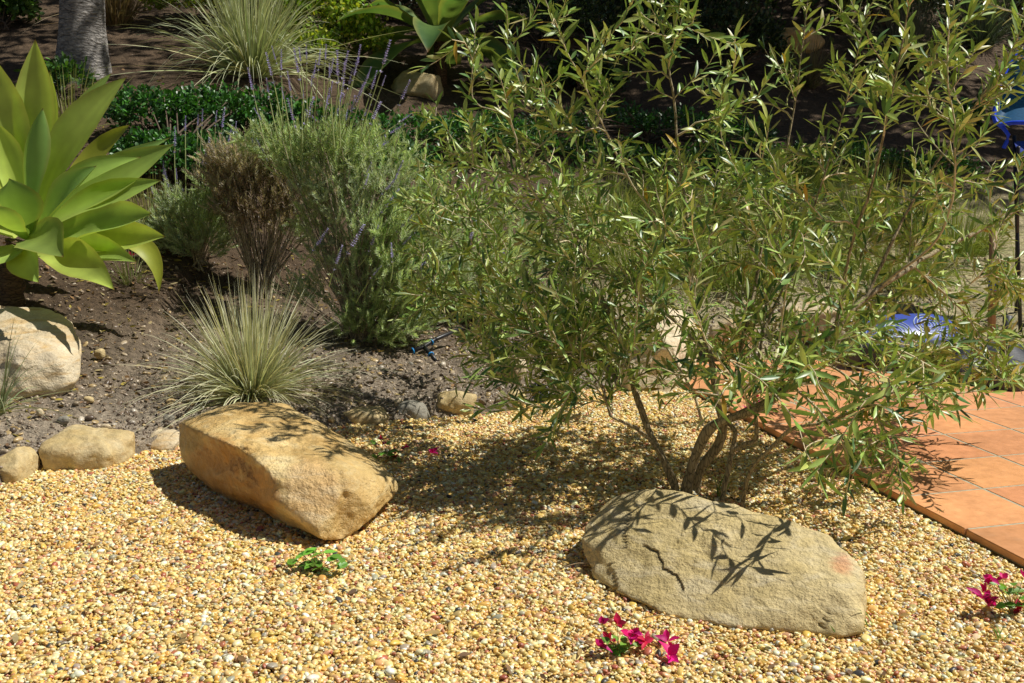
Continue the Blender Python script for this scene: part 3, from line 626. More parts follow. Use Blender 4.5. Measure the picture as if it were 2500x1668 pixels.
# ------------------------------------------------------------------ grasses
def grass(px, py, n, L, spread, W, col, tip, label, droop=.35, base_r=.035, low=0, name='grass_tuft', group=None, dirs=None, seed=0, ground=None, upz=1.0):
    p = G(px, py) if ground is None else A(ground, float)
    az = RNG.uniform(0, 2*PI, n); rr = np.abs(RNG.normal(0, spread, n))
    D = np.stack([np.cos(az)*rr, np.sin(az)*rr, np.full(n, upz)], -1)
    br = base_r*np.sqrt(RNG.random(n)); P = p+np.stack([np.cos(az)*br, np.sin(az)*br, np.zeros(n)-.01], -1)
    Ls = L*RNG.uniform(.55, 1.08, n); dr = droop*RNG.uniform(.4, 1.5, n)*(.3+np.minimum(rr, 1.6))
    b = MB(); c = jit(col, n, .2, .06); b.blades(P, D, Ls, W*RNG.uniform(.6, 1.2, n), dr, c*.85, 7, np.clip(c*.2+A(tip)*.8, 0, .9))
    if low:
        az = RNG.uniform(0, 2*PI, low); D = np.stack([np.cos(az), np.sin(az), RNG.uniform(.05, .55, low)], -1)
        b.blades(np.repeat(p[None], low, 0)+D*base_r*.6, D, L*RNG.uniform(.6, 1.15, low), W*.8, RNG.uniform(.1, .45, low), jit(A(col)*A([1.05, .95, .85]), low), 7, np.clip(A(tip), 0, .9)*np.ones((low, 3)))
    o = b.build(name, M['grass'], None, True, origin=p); return tag(o, label, 'grass', group)
grass(615, 968, 760, .58, .95, .0052, (.58, .60, .34), (.88, .86, .62), 'pale spiky grass tuft behind the orange boulder', .24, .06, 110, name='grass_tuft')
grass(12, 960, 70, .46, .75, .0045, (.30, .36, .17), (.5, .52, .3), 'thin grass tuft at the left edge in front of the pale boulder', .55, .04, 20, ground=G(-20, 1010))
grass(615, 188, 620, 1.15, .78, .010, (.46, .52, .25), (.78, .80, .52), 'big arching grass clump up the bank with pale blades', .42, .12, 60)
grass(280, 60, 420, .85, .5, .006, (.24, .17, .07), (.34, .26, .12), 'dry brown grass clump beside the tree trunk', .35, .12, 30)
grass(150, 330, 130, .55, .5, .006, (.24, .28, .06), (.38, .36, .1), 'sparse grass behind the agave', .3, .12, 8, ground=G(170, 330))
grass(350, 520, 300, .42, .9, .0035, (.28, .30, .06), (.40, .38, .12), 'fine yellow-green grass between agave and lavender', .55, .10, 60, ground=G(370, 560))
grass(420, 640, 60, .28, .6, .0035, (.25, .30, .09), (.38, .38, .16), 'small wispy grass under the agave leaf tips', .4, .05, 10, ground=G(320, 690))
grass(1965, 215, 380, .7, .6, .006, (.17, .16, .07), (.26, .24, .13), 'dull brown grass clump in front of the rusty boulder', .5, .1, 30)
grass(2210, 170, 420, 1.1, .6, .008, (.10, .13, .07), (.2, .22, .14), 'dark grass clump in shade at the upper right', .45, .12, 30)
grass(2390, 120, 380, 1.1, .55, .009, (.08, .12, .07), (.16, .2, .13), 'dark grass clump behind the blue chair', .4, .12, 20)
MG = 'sunlit grass behind the olive tree'
for k, (x, y, L, lb) in enumerate([(1360, 640, .5, 'sunlit grass nearest the lavender'), (1480, 560, .55, 'sunlit grass seen above the tall cream boulder, farther back'), (1560, 680, .5, 'sunlit grass just above the tall cream boulder'), (1700, 600, .55, 'sunlit grass behind the middle of the olive crown'),
        (1800, 700, .5, 'sunlit grass above the small pale block'), (1880, 560, .6, 'sunlit grass behind the olive crown, right of its middle'), (2010, 660, .5, 'sunlit grass above the pale block behind the patio'), (2120, 560, .55, 'sunlit grass below the dark shaded bank'), (2210, 700, .5, 'sunlit grass behind the blue board'), (2330, 620, .5, 'sunlit grass left of the wooden pole'), (1620, 500, .5, 'farthest sunlit grass behind the olive crown'), (1950, 470, .5, 'sunlit grass at the foot of the dark bank')]):
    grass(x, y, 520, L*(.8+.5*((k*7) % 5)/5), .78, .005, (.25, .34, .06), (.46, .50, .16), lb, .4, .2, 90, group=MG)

# ------------------------------------------------------------------ leafy shrubs
def shrub(name, label, blobs, base, nleaf, L, W, col, mat, cat='shrub', group=None, hi=None, bend=.1, stems=14, flat=.6):
    root = thing(name, label, cat, base, group); wd = MB(); lf = MB()
    tot = sum(r[1][0]*r[1][2] for r in blobs)
    for c, r in blobs:
        n = int(nleaf*r[0]*r[2]/tot); d = rdirs(n); d[:, 2] = np.where(d[:, 2] < -.2, -d[:, 2], d[:, 2])
        # leaves come in little sprays spread through the volume, thickest near its surface
        k = max(6, n//7); sd = rdirs(k); sd[:, 2] = np.abs(sd[:, 2])*1.0-.15; rad = RNG.uniform(.45, 1.08, (k, 1))**.6
        lump_ = A([1+.22*noise.noise(Vector(q)*2.3+Vector((c[0], c[1], 0))) for q in sd])[:, None]
        sc = c+sd*A(r)*rad*lump_; ii = RNG.integers(0, k, n)
        P = sc[ii]+RNG.normal(0, .35, (n, 3))*L*1.6; D = unit(sd[ii]*.8+RNG.normal(0, .65, (n, 3))+A([0, 0, .35])); N = unit(A([0, 0, flat])+RNG.normal(0, .55, (n, 3))+sd[ii]*.5)
        shade = (.62+.5*RNG.random(k))[ii][:, None]
        cc = jit(col, n, .18, .08)*shade
        if hi is not None:
            m = RNG.random(n) < .22; cc[m] = jit(hi, m.sum(), .2, .05)
        lf.leaves(P, D, N, L*RNG.uniform(.65, 1.2, n), W*RNG.uniform(.75, 1.15, n), cc, RNG.normal(-.1, bend, n), .2, prof=((0, .15), (.3, .85), (.6, 1), (.85, .65), (1, .1)))
        for q in range(stems):
            t = c+unit(RNG.normal(size=3)+A([0, 0, .4]))*A(r)*.8; b0 = A(base)+RNG.normal(0, .04, 3)*A([1, 1, 0])
            wd.tube(bez(b0, b0+A([0, 0, .3*np.linalg.norm(t-b0)]), t-A([0, 0, .1*r[2]]), t, 7), np.linspace(.008, .003, 7), 5)
    part(wd, 'stem', M['shrub_wood'], root); part(lf, 'foliage', mat, root); return root
def blob(px, py, rx, ry, dy=.0, dep=None):
    "ellipsoid sitting on the ground whose middle is seen at (px,py)"
    p = G(px, py+ry*.7); k = p[1]/F; c = pt(px, py, p[1]+dy); return (c, (rx*k, (dep if dep else rx*k*.7), ry*k))
GC = 'dark glossy ground-cover shrubs'
DG, DH = (.04, .135, .022), (.10, .29, .05)
shrub('ground_cover_shrub', 'dark glossy shrub between the agave and the lavender', [blob(370, 290, 110, 80), blob(410, 400, 130, 80), blob(520, 290, 130, 85), blob(560, 400, 130, 85), blob(330, 380, 60, 60)], G(430, 440), 7600, .036, .020, DG, M['gloss_leaf'], group=GC, hi=DH)
shrub('ground_cover_shrub', 'dark glossy shrub directly behind the lavender flower spikes', [blob(650, 300, 110, 90), blob(760, 330, 120, 85), blob(880, 350, 120, 80), blob(960, 420, 120, 90)], G(740, 400), 5200, .036, .020, DG, M['gloss_leaf'], group=GC, hi=DH)
shrub('ground_cover_shrub', 'glossy shrub right of the lavender, below the distant agave', [blob(1020, 330, 120, 60), blob(1150, 340, 130, 70), blob(1260, 350, 110, 60)], G(1140, 400), 3600, .034, .018, (.05, .16, .03), M['gloss_leaf'], group=GC, hi=(.10, .27, .05))
shrub('ground_cover_shrub', 'glossy shrub farther right, glimpsed between olive twigs', [blob(2070, 390, 110, 50), blob(2180, 410, 90, 40)], G(2110, 430), 2000, .034, .016, (.05, .15, .03), M['gloss_leaf'], group=GC, hi=(.10, .26, .05))
shrub('ground_cover_shrub', 'glossy low shrub behind the middle of the olive crown', [blob(1480, 380, 120, 45), blob(1680, 400, 130, 45)], G(1570, 430), 2400, .034, .016, (.05, .15, .03), M['gloss_leaf'], group=GC, hi=(.10, .26, .05))
shrub('ground_cover_shrub', 'dark low shrub at the foot of the shaded bank, behind the olive twigs', [blob(1350, 330, 110, 60), blob(1500, 310, 120, 60), blob(1650, 320, 120, 60), blob(1800, 350, 110, 60)], G(1580, 370), 4200, .036, .018, (.045, .14, .028), M['gloss_leaf'], group=GC, hi=(.09, .25, .045))
shrub('ground_cover_shrub', 'dark low shrub right of the glossy shrub, left of the blue chair', [blob(2290, 420, 100, 45), blob(1950, 400, 80, 50)], G(2150, 450), 2200, .036, .018, (.045, .14, .028), M['gloss_leaf'], group=GC, hi=(.09, .25, .045))
shrub('young_plant', 'small green plant alone on the dark bank', [blob(2355, 285, 34, 30)], G(2355, 315), 160, .07, .045, (.07, .2, .04), M['gloss_leaf'], 'plant', hi=(.1, .28, .05), stems=5)
shrub('leafy_weed', 'weedy green plant at the foot of the tree trunk', [blob(150, 200, 70, 45)], G(150, 245), 700, .05, .022, (.07, .17, .03), M['gloss_leaf'], 'plant', hi=(.14, .28, .05), stems=6)
HG = 'small-leaved shrubs along the back of the bank'
YG, YH = (.27, .40, .045), (.58, .62, .09)
shrub('hedge_shrub', 'yellow-green shrub right of the arching grass', [blob(790, 60, 120, 110), blob(870, 110, 90, 90), blob(760, 130, 70, 60)], G(820, 175), 8000, .042, .026, YG, M['hedge_leaf'], group=HG, hi=YH)
shrub('hedge_shrub', 'yellow-green shrub behind the arching grass', [blob(470, 5, 110, 80), blob(600, 5, 110, 80), blob(700, 5, 80, 70)], G(580, 60), 5200, .042, .026, YG, M['hedge_leaf'], group=HG, hi=YH)
shrub('hedge_shrub', 'green shrub in the top left corner', [blob(15, 25, 70, 55), blob(-70, 20, 80, 60)], G(0, 75), 2600, .05, .03, (.07, .15, .025), M['hedge_leaf'], group=HG, hi=(.15, .28, .05))
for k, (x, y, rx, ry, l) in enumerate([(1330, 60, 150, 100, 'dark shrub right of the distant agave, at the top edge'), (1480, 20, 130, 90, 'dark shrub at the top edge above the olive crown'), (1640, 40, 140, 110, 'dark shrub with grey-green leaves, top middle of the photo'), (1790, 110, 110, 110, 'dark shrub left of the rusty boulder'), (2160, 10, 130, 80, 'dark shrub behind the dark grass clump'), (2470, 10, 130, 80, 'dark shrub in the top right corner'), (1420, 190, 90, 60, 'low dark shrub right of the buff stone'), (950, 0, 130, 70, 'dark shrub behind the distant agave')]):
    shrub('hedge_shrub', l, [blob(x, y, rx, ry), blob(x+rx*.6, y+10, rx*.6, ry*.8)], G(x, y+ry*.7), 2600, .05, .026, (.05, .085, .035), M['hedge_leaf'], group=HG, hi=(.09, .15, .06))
# the far top of the bank
b = MB(); n = 34000; X = RNG.uniform(-12, 14, n); Z0 = RNG.uniform(0, 1, n); Y = 14.2+RNG.normal(0, .5, n)+.4*np.sin(X*1.7)
P = np.stack([X, Y, terr(X, Y)+Z0*(3.4+.6*np.sin(X*.9)+.4*np.sin(X*2.3))], -1)
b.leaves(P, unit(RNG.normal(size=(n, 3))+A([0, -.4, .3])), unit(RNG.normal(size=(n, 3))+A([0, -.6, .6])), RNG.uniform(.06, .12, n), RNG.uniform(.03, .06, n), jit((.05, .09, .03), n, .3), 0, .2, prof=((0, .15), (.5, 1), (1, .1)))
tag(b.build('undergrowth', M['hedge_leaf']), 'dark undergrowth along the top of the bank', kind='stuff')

# ------------------------------------------------------------------ lavender
def spike_heads():
    out = []
    for k in range(4):
        b = MB(); n = 0
        for z in np.concatenate([np.linspace(0, .75, 8), [.85, .93, 1.0], [-.35]]):
            m = 6 if z > -.1 else 4; a = np.arange(m)*2*PI/m+z*7+k; rr = .13*(1-.55*max(z, 0))
            P = np.stack([np.cos(a)*.02, np.sin(a)*.02, np.full(m, z)], -1); D = np.stack([np.cos(a)*.8, np.sin(a)*.8, np.full(m, .9)], -1)
            b.leaves(P, D, np.stack([-np.cos(a)*.5, -np.sin(a)*.5, np.full(m, 1.)], -1), rr*RNG.uniform(.8, 1.5, m), rr*.75, np.where(RNG.random((m, 1)) < .4, A([[.58, .52, .88]]), A([[.50, .46, .64]]))*RNG.uniform(.7, 1.3, (m, 1)), -.2, .3, prof=((0, .4), (.5, 1), (1, .25)))
        b.tube([(0, 0, -.5), (0, 0, .95)], [.022, .015], 5, (.18, .18, .24)); out.append(b)
    return out
HEADS = spike_heads(); head_me = [h.build('flower_head', M['lav_flower']) for h in HEADS]
head_data = [o.data for o in head_me]
for o in head_me: bpy.data.objects.remove(o)
def lavender(label, base, blobs, spikes, leafcol, wood=16, woodr=.008, group=None, dens=1.0, leafL=.024, seed=0):
    root = thing('lavender', label, 'lavender', base, group); wd = MB(); lf = MB()
    base = A(base)
    for c, r, ns, col in blobs:
        ns = int(ns*1.5); sd = rdirs(ns); rad = RNG.random((ns, 1))**.45; O = c+sd*A(r)*rad
        up = unit((O-base)*A([.9, .9, .6])/np.linalg.norm(O-base, axis=1)[:, None]+A([0, -.15, .45])+RNG.normal(0, .5, (ns, 3)))
        SL = RNG.uniform(.05, .11, ns); k = 34; f = np.linspace(0, 1, k)
        for i in range(ns):
            ff = f+RNG.uniform(-.02, .02, k); P = O[i]+up[i]*(SL[i]*ff)[:, None]
            a = np.arange(k)*2.4+RNG.uniform(0, 6); u = unit(np.cross(up[i], A([.3, .2, 1.]))); v = np.cross(up[i], u)
            o = np.cos(a)[:, None]*u+np.sin(a)[:, None]*v
            D = o*(.95-.5*f)[:, None]+up[i]*(.55+.6*f)[:, None]
            cc = jit(A(col)*RNG.uniform(.75, 1.2), k, .15, .05)
            lf.leaves(P, D, up[i]*1.0-o*.3, leafL*RNG.uniform(.7, 1.2, k), .0046*RNG.uniform(.7, 1.2, k), cc, .1, .2, prof=((0, .5), (.5, 1), (1, .2)))
            if i % 14 == 0: wd.tube(bez(base+RNG.normal(0, .02, 3)*A([1, 1, .3]), base+(O[i]-base)*.35+A([0, 0, .05])+RNG.normal(0, .03, 3), O[i]-up[i]*.1, O[i]+up[i]*SL[i]*.6, 9), np.linspace(.0035, .0012, 9), 4)
    for i in range(wood):
        c, r, ns, col = blobs[i % len(blobs)]; t = c+rdirs(1)[0]*A(r)*.7
        pth = bez(base+RNG.normal(0, .03, 3)*A([1, 1, 0])-A([0, 0, .03]), base+(t-base)*.3+RNG.normal(0, .04, 3)+A([0, 0, .04]), base+(t-base)*.7+RNG.normal(0, .04, 3), t, 12)
        wd.tube(pth, np.linspace(woodr*RNG.uniform(.6, 1.2), .002, 12), 6)
    part(wd, 'stem', M['lav_wood'], root); part(lf, 'foliage', M['lav_leaf'], root)
    for i, (x0, y0, x1, y1, Y) in enumerate(spikes):
        p0, p1 = pt(x0, y0, Y), pt(x1, y1, Y+RNG.normal(0, .04)); d = p1-p0; hl = .085*RNG.uniform(.6, 1.3)
        q1 = p1-unit(d)*hl*.9; m = (p0+q1)/2+RNG.normal(0, .015, 3); b = MB(); pth = bez(p0, p0*.6+m*.4, q1*.5+m*.5, q1, 8)
        b.tube(pth, np.linspace(.0030, .0022, 8), 4, (.56, .62, .3)); stalk = b.build('flower_stalk', M['lav_leaf'], root, True, origin=p0)
        h = bpy.data.objects.new('flower_head', head_data[i % 4]); COL.objects.link(h); h.parent = stalk; h.location = q1-p0
        h.rotation_mode = 'QUATERNION'; h.rotation_quaternion = Vector(pth[-1]-pth[-3]+RNG.normal(0, .003, 3)).to_track_quat('Z', 'Y'); s_ = hl*RNG.uniform(.9, 1.1); h.scale = (s_*.8, s_*.8, s_)
    return root
LAV = 'lavender bushes in the bed'
def bl(px, py, rx, ry, Y, ns, col, dep=.7): k = Y/F; return (pt(px, py, Y), (rx*k, rx*k*dep, ry*k), ns, col)
GGR, SIL, DRY = (.52, .62, .33), (.55, .62, .42), (.58, .50, .40)
p = G(880, 835); Y = p[1]
spk = []
for x1, y1 in [(607, 175), (625, 265), (648, 190), (668, 118), (685, 130), (654, 135), (705, 182), (722, 130), (733, 120), (748, 112), (762, 190), (780, 128), (795, 114), (770, 150), (811, 145), (822, 132), (803, 160), (830, 175), (845, 160), (860, 175), (872, 150), (885, 210), (868, 235), (950, 110), (940, 185), (920, 180), (905, 165), (893, 190), (1000, 205), (1006, 280), (980, 300), (700, 250), (740, 215), (690, 215), (760, 240), (800, 225), (835, 240), (855, 260), (905, 260), (930, 250), (960, 330), (775, 265), (812, 200), (850, 130), (880, 120), (838, 205)]:
    x0 = 745+(x1-745)*.62+RNG.normal(0, 12); spk.append((x0, 345+RNG.uniform(-15, 50), x1, y1, Y+.15+RNG.normal(0, .08)))
for x1, y1 in [(905, 400), (900, 430), (960, 430), (970, 470), (985, 400), (1000, 520), (930, 560), (960, 600), (1010, 570), (880, 560), (925, 650), (1040, 620), (1060, 680), (985, 740), (800, 560), (830, 610)]:
    spk.append((x1-40+RNG.normal(0, 25), y1+90, x1, y1, Y-.1+RNG.normal(0, .08)))
lavender('large lavender with many tall purple flower spikes in the middle of the bed', p,
    [bl(730, 395, 75, 50, Y+.2, 75, GGR), bl(850, 385, 95, 60, Y+.15, 95, GGR), bl(790, 460, 90, 60, Y+.15, 70, SIL), bl(920, 470, 90, 75, Y+.1, 85, SIL), bl(945, 590, 95, 80, Y, 95, GGR), bl(965, 700, 85, 80, Y-.05, 95, GGR), bl(960, 800, 85, 55, Y-.05, 70, GGR), bl(810, 640, 70, 50, Y+.1, 45, SIL), bl(885, 690, 70, 70, Y, 60, SIL), bl(1020, 640, 70, 80, Y, 50, SIL), bl(880, 790, 70, 50, Y-.05, 50, GGR), bl(870, 560, 80, 60, Y+.05, 60, SIL), bl(780, 540, 60, 50, Y+.15, 35, GGR), bl(1000, 540, 80, 70, Y+.1, 60, GGR), bl(1010, 450, 80, 60, Y+.2, 50, GGR), bl(650, 350, 70, 45, Y+.3, 40, GGR), bl(760, 720, 60, 45, Y+.1, 35, SIL), bl(1010, 760, 60, 60, Y, 40, SIL), bl(800, 350, 140, 40, Y+.2, 60, GGR), bl(1060, 560, 70, 80, Y+.1, 50, SIL), bl(1070, 680, 60, 70, Y+.05, 45, GGR), bl(960, 380, 70, 60, Y+.25, 40, GGR)], spk, GGR, 9, .009, LAV)
p = G(640, 715); Y = p[1]  # dry one
lavender('dried-out brown lavender with bare woody stems, left of the large one', p,
    [bl(600, 430, 70, 50, Y+.05, 75, DRY), bl(590, 490, 55, 50, Y, 55, (.38, .3, .22)), bl(680, 470, 65, 60, Y+.05, 60, (.42, .35, .23)), bl(690, 410, 65, 40, Y+.1, 50, (.40, .43, .22)), bl(540, 440, 60, 60, Y, 45, DRY), bl(770, 480, 60, 60, Y+.1, 45, (.5, .46, .34)), bl(560, 520, 50, 50, Y, 30, DRY), bl(720, 560, 50, 40, Y+.05, 25, SIL), bl(560, 400, 60, 45, Y, 45, DRY), bl(740, 430, 60, 60, Y+.1, 50, DRY), bl(620, 400, 80, 40, Y+.05, 50, (.42, .42, .25)), bl(700, 520, 60, 45, Y+.05, 35, DRY), bl(650, 530, 80, 45, Y, 45, (.36, .28, .2))],
    [(620, 420, 612, 330, Y), (590, 420, 556, 390, Y), (650, 400, 637, 340, Y), (570, 430, 575, 300, Y)], DRY, 13, .011, LAV)
p = G(485, 645); Y = p[1]
spk = [(455+(x-455)*.6, 500+RNG.uniform(-10, 40), x, y, Y+RNG.normal(0, .05)) for x, y in [(424, 315), (452, 290), (495, 270), (530, 272), (548, 268), (484, 282), (565, 310), (512, 345), (545, 370), (500, 365), (430, 415), (405, 420), (395, 400), (362, 445), (570, 340), (604, 325), (520, 400), (560, 385), (425, 470), (440, 500)]]
lavender('small lavender with thin flower spikes beside the agave leaf tips', p, [bl(470, 530, 75, 50, Y+.05, 70, SIL), bl(500, 590, 75, 45, Y, 75, SIL), bl(440, 590, 55, 40, Y-.05, 45, SIL), bl(520, 480, 40, 45, Y, 28, GGR), bl(430, 520, 50, 50, Y, 40, SIL), bl(390, 570, 40, 40, Y-.05, 30, SIL), bl(500, 540, 60, 50, Y-.05, 40, GGR)], spk, SIL, 12, .006, LAV)
p = G(1165, 790); Y = p[1]
spk = [(x+RNG.normal(0, 20), y+80, x, y, Y+RNG.normal(0, .05)) for x, y in [(1100, 640), (1130, 600), (1180, 640), (1060, 600), (1220, 610), (1150, 540)]]
lavender('lavender partly hidden behind the left side of the olive crown', p, [bl(1140, 690, 90, 70, Y, 90, SIL), bl(1230, 660, 90, 80, Y+.1, 80, GGR), bl(1190, 750, 90, 45, Y, 70, SIL), bl(1090, 560, 90, 80, Y+.3, 80, GGR), bl(1230, 540, 110, 70, Y+.4, 80, GGR)], spk, SIL, 14, .007, LAV)

# ------------------------------------------------------------------ olive tree
OB = A([*gnd0(1680, 1212)[:2], GZ])
olive = thing('olive_tree', 'multi-stemmed olive tree with narrow leaves spreading over the gravel', 'tree', OB)
Y0 = OB[1]
STEMS = [ # survey pixel, depth offset from the foot, radius in mm
 [(1656, 1203, 0, 13), (1615, 1112, .05, 12), (1585, 1054, .1, 11), (1568, 1006, .12, 10.5), (1551, 959, .15, 9.5), (1535, 900, .2, 9), (1500, 790, .3, 7), (1440, 660, .4, 5), (1380, 520, .45, 4), (1330, 380, .5, 3), (1290, 250, .55, 2)],
 [(1660, 1190, -.02, 6), (1588, 1068, -.03, 5.5), (1520, 1023, -.05, 5), (1496, 1008, -.06, 4.5), (1486, 965, -.05, 4.5), (1469, 928, -.03, 4), (1400, 860, 0, 3.5), (1300, 800, .05, 3), (1200, 760, .1, 2)],
 [(1672, 1212, 0, 19), (1690, 1136, -.02, 17), (1718, 1068, -.04, 17), (1738, 1042, -.05, 17), (1760, 1030, -.06, 16), (1827, 1006, -.08, 15.5), (1881, 979, -.08, 14), (1929, 938, -.05, 13), (1985, 870, 0, 12), (2040, 800, .05, 11), (2110, 730, .1, 10), (2230, 650, .2, 8), (2350, 590, .4, 7), (2480, 520, .55, 5), (2560, 470, .6, 3)],
 [(1697, 1208, .06, 17), (1711, 1143, .05, 16), (1752, 1091, .04, 15), (1766, 1040, .03, 14), (1755, 1000, .03, 12), (1742, 921, .05, 10), (1735, 870, .08, 9), (1711, 802, .12, 8), (1690, 741, .15, 7), (1680, 600, .25, 6), (1660, 430, .3, 5), (1640, 250, .35, 4), (1610, 60, .4, 3), (1590, -120, .45, 2)],
 [(1764, 1012, .03, 9), (1789, 965, .1, 8.5), (1810, 860, .2, 7.5), (1850, 720, .35, 6), (1880, 560, .5, 5), (1925, 380, .55, 4), (1960, 180, .6, 3), (1990, -60, .65, 2)],
 [(1762, 1216, -.05, 9), (1779, 1143, -.04, 8), (1793, 1074, -.02, 8), (1794, 1052, -.01, 8), (1776, 1034, .01, 7)],
 [(1790, 1100, -.03, 7), (1820, 1085, -.06, 7), (1847, 1071, -.08, 7), (1846, 1006, -.05, 6.5), (1844, 950, 0, 6), (1870, 800, .1, 5), (1950, 620, .2, 4), (2010, 440, .25, 3), (2080, 200, .3, 2.5), (2120, 20, .3, 2)],
 [(1812, 1200, -.08, 6.5), (1840, 1139, -.12, 6), (1881, 1095, -.16, 6), (1929, 1050, -.2, 5.5), (2000, 1035, -.25, 4.5), (2070, 1010, -.3, 4), (2170, 960, -.35, 3), (2290, 930, -.4, 2)],
 [(1718, 1040, -.03, 5), (1697, 972, .0, 4.5), (1660, 900, .05, 4), (1600, 800, .1, 3.2), (1540, 690, .15, 2.6), (1460, 560, .2, 2)],
 [(2110, 730, .1, 6), (2190, 560, .2, 5), (2280, 400, .3, 4.5), (2400, 220, .4, 4), (2490, 90, .45, 3.5), (2560, 0, .45, 3)],
 [(2040, 800, .05, 6), (2080, 620, .0, 5), (2140, 440, -.05, 4), (2180, 250, -.1, 3.3), (2220, 50, -.1, 2.6), (2240, -80, -.1, 2)],
 [(1735, 870, .08, 5), (1600, 740, .2, 4.2), (1420, 610, .3, 3.6), (1290, 440, .35, 3.2), (1250, 310, .38, 2.8), (1220, 262, .4, 2.6), (1155, 233, .4, 2.4), (1158, 120, .42, 2.2), (1160, 40, .43, 1.8)],
 [(1290, 440, .35, 2.6), (1180, 405, .3, 2.2), (1090, 360, .28, 1.8)],
 [(1680, 600, .25, 4), (1560, 470, .2, 3.5), (1480, 320, .15, 3), (1420, 190, .15, 2.6), (1370, 90, .15, 2.2), (1320, -30, .15, 2)],
 [(2150, 700, .13, 5), (2300, 560, .05, 4), (2330, 330, 0, 3), (2315, 200, -.02, 2.6), (2320, 40, -.03, 2)],
 # sprays hanging to the right and in front
 [(1929, 938, -.05, 5), (2000, 1000, -.25, 4), (2060, 1075, -.38, 3), (2080, 1130, -.42, 2.4), (2072, 1200, -.42, 1.6)],
 [(1985, 870, 0, 4.5), (2080, 930, -.2, 3.6), (2150, 1030, -.35, 2.8), (2185, 1120, -.42, 2.2), (2205, 1215, -.44, 1.5)],
 [(2040, 800, .05, 4), (2180, 850, -.1, 3.4), (2290, 910, -.2, 2.6), (2330, 985, -.22, 1.8)],
 [(2230, 650, .2, 4), (2350, 760, .25, 3.4), (2440, 900, .2, 2.4), (2500, 945, .15, 1.8)],
 [(1827, 1006, -.08, 3.5), (1800, 930, -.35, 2.8), (1770, 950, -.5, 2.2), (1735, 1010, -.56, 1.5)],
 # low sprays on the left
 [(1496, 1008, -.06, 3), (1440, 930, -.05, 2.6), (1390, 960, -.08, 2.2), (1360, 1020, -.1, 1.6)],
 [(1400, 860, 0, 3), (1330, 900, 0, 2.4), (1270, 900, .02, 2), (1210, 930, .02, 1.5)],
]
node_p, node_par, node_d, node_len, node_r = [], [], [], [], []
polys = []
def add_poly(P, R, par=-1, baselen=0.0):
    ids = []; L_ = baselen
    for i, p in enumerate(P):
        d = P[min(i+1, len(P)-1)]-P[max(i-1, 0)]
        if i: L_ += np.linalg.norm(P[i]-P[i-1])
        node_p.append(p); node_d.append(unit(d)); node_len.append(L_); node_r.append(R[i]); ids.append(len(node_p)-1)
    polys.append((P, R)); return ids
for s_ in STEMS:
    Q = A([np.append(pt(x, y, Y0+dy), r*.001) for x, y, dy, r in s_]); Q = catmull(Q, .03)
    if s_[0][1] > 1180: Q[0, 2] = GZ-.02
    j = np.clip(Q[:, 3]*.5, 0, .004)[:, None]; P = Q[:, :3]+np.cumsum(RNG.normal(0, 1, (len(Q), 3)), 0)*.0012*(Q[:, 3:] < .008)
    if s_[0][1] < 1180: pass
    add_poly(P, Q[:, 3], baselen=max(0, (1210-s_[0][1])/1000*1.2))
SH = []
for st0, path_ in (((1929, 938, -.05), [(1560, 1200, 2.82), (1640, 1250, 2.70), (1700, 1310, 2.60), (1738, 1352, 2.54), (1760, 1395, 2.48), (1800, 1435, 2.44)]),
                   ((1985, 870, 0), [(1925, 1268, 2.62), (1880, 1305, 2.58), (1850, 1350, 2.53), (1822, 1395, 2.48), (1790, 1432, 2.44)]),
                   ((1881, 979, -.08), [(1480, 1250, 2.82), (1500, 1290, 2.72), (1470, 1340, 2.66)]),
                   ((1929, 938, -.05), [(1740, 1225, 2.70), (1770, 1262, 2.65), (1800, 1290, 2.60)])):
    hh = [.44, .42, .40, .38, .36, .34] if st0[0] != 1881 else [.9, .88, .86]
    Q = [pt(st0[0], st0[1], Y0+st0[2])]+[pt(*q)+A(tuple(S))*h for q, h in zip(path_, hh)]
    Q = catmull(A(Q), .025); SH.append(len(polys)); add_poly(Q, np.linspace(.003, .0012, len(Q)), baselen=.6)
n_trunk = len(polys)
# where new twigs should reach: regions of the crown, with depth
REG = [ # px0, py0, px1, py1, count, ymean, ysd
 (1000, 380, 1300, 780, 52, 1.0, .22), (1000, 270, 1300, 430, 9, 1.0, .15), (1150, 720, 1480, 930, 46, .4, .2), (1300, 400, 1700, 800, 80, .30, .28), (1500, 800, 1800, 930, 12, .12, .16),
 (1700, 400, 2100, 860, 80, .25, .30), (2050, 420, 2500, 880, 60, .55, .25), (1850, 830, 2250, 1000, 26, -.12, .16), (2200, 820, 2500, 940, 12, .25, .2),
 (1320, 130, 1750, 430, 15, .28, .2), (1750, 130, 2150, 430, 11, .25, .22), (2120, 130, 2500, 430, 12, .45, .18), (1100, 20, 1400, 280, 6, .4, .12), (1350, -80, 1800, 140, 9, .28, .18), (1800, -80, 2560, 140, 9, .2, .22),
 (2000, 1010, 2210, 1210, 5, -.42, .05), (1220, 900, 1450, 990, 9, -.03, .05), (990, 480, 1200, 740, 22, .9, .15), (1500, 560, 2400, 900, 22, .75, .25)]
targets = []
for x0, y0, x1, y1, n, ym, ysd in REG:
    for i in range(n): targets.append(pt(RNG.uniform(x0, x1), RNG.uniform(y0, y1), Y0+np.clip(RNG.normal(ym, ysd), -.45, 1.6)))
targets = A(targets); targets = targets[np.argsort(np.linalg.norm(targets-pt(1760, 950, Y0), axis=1))]
twigs = []
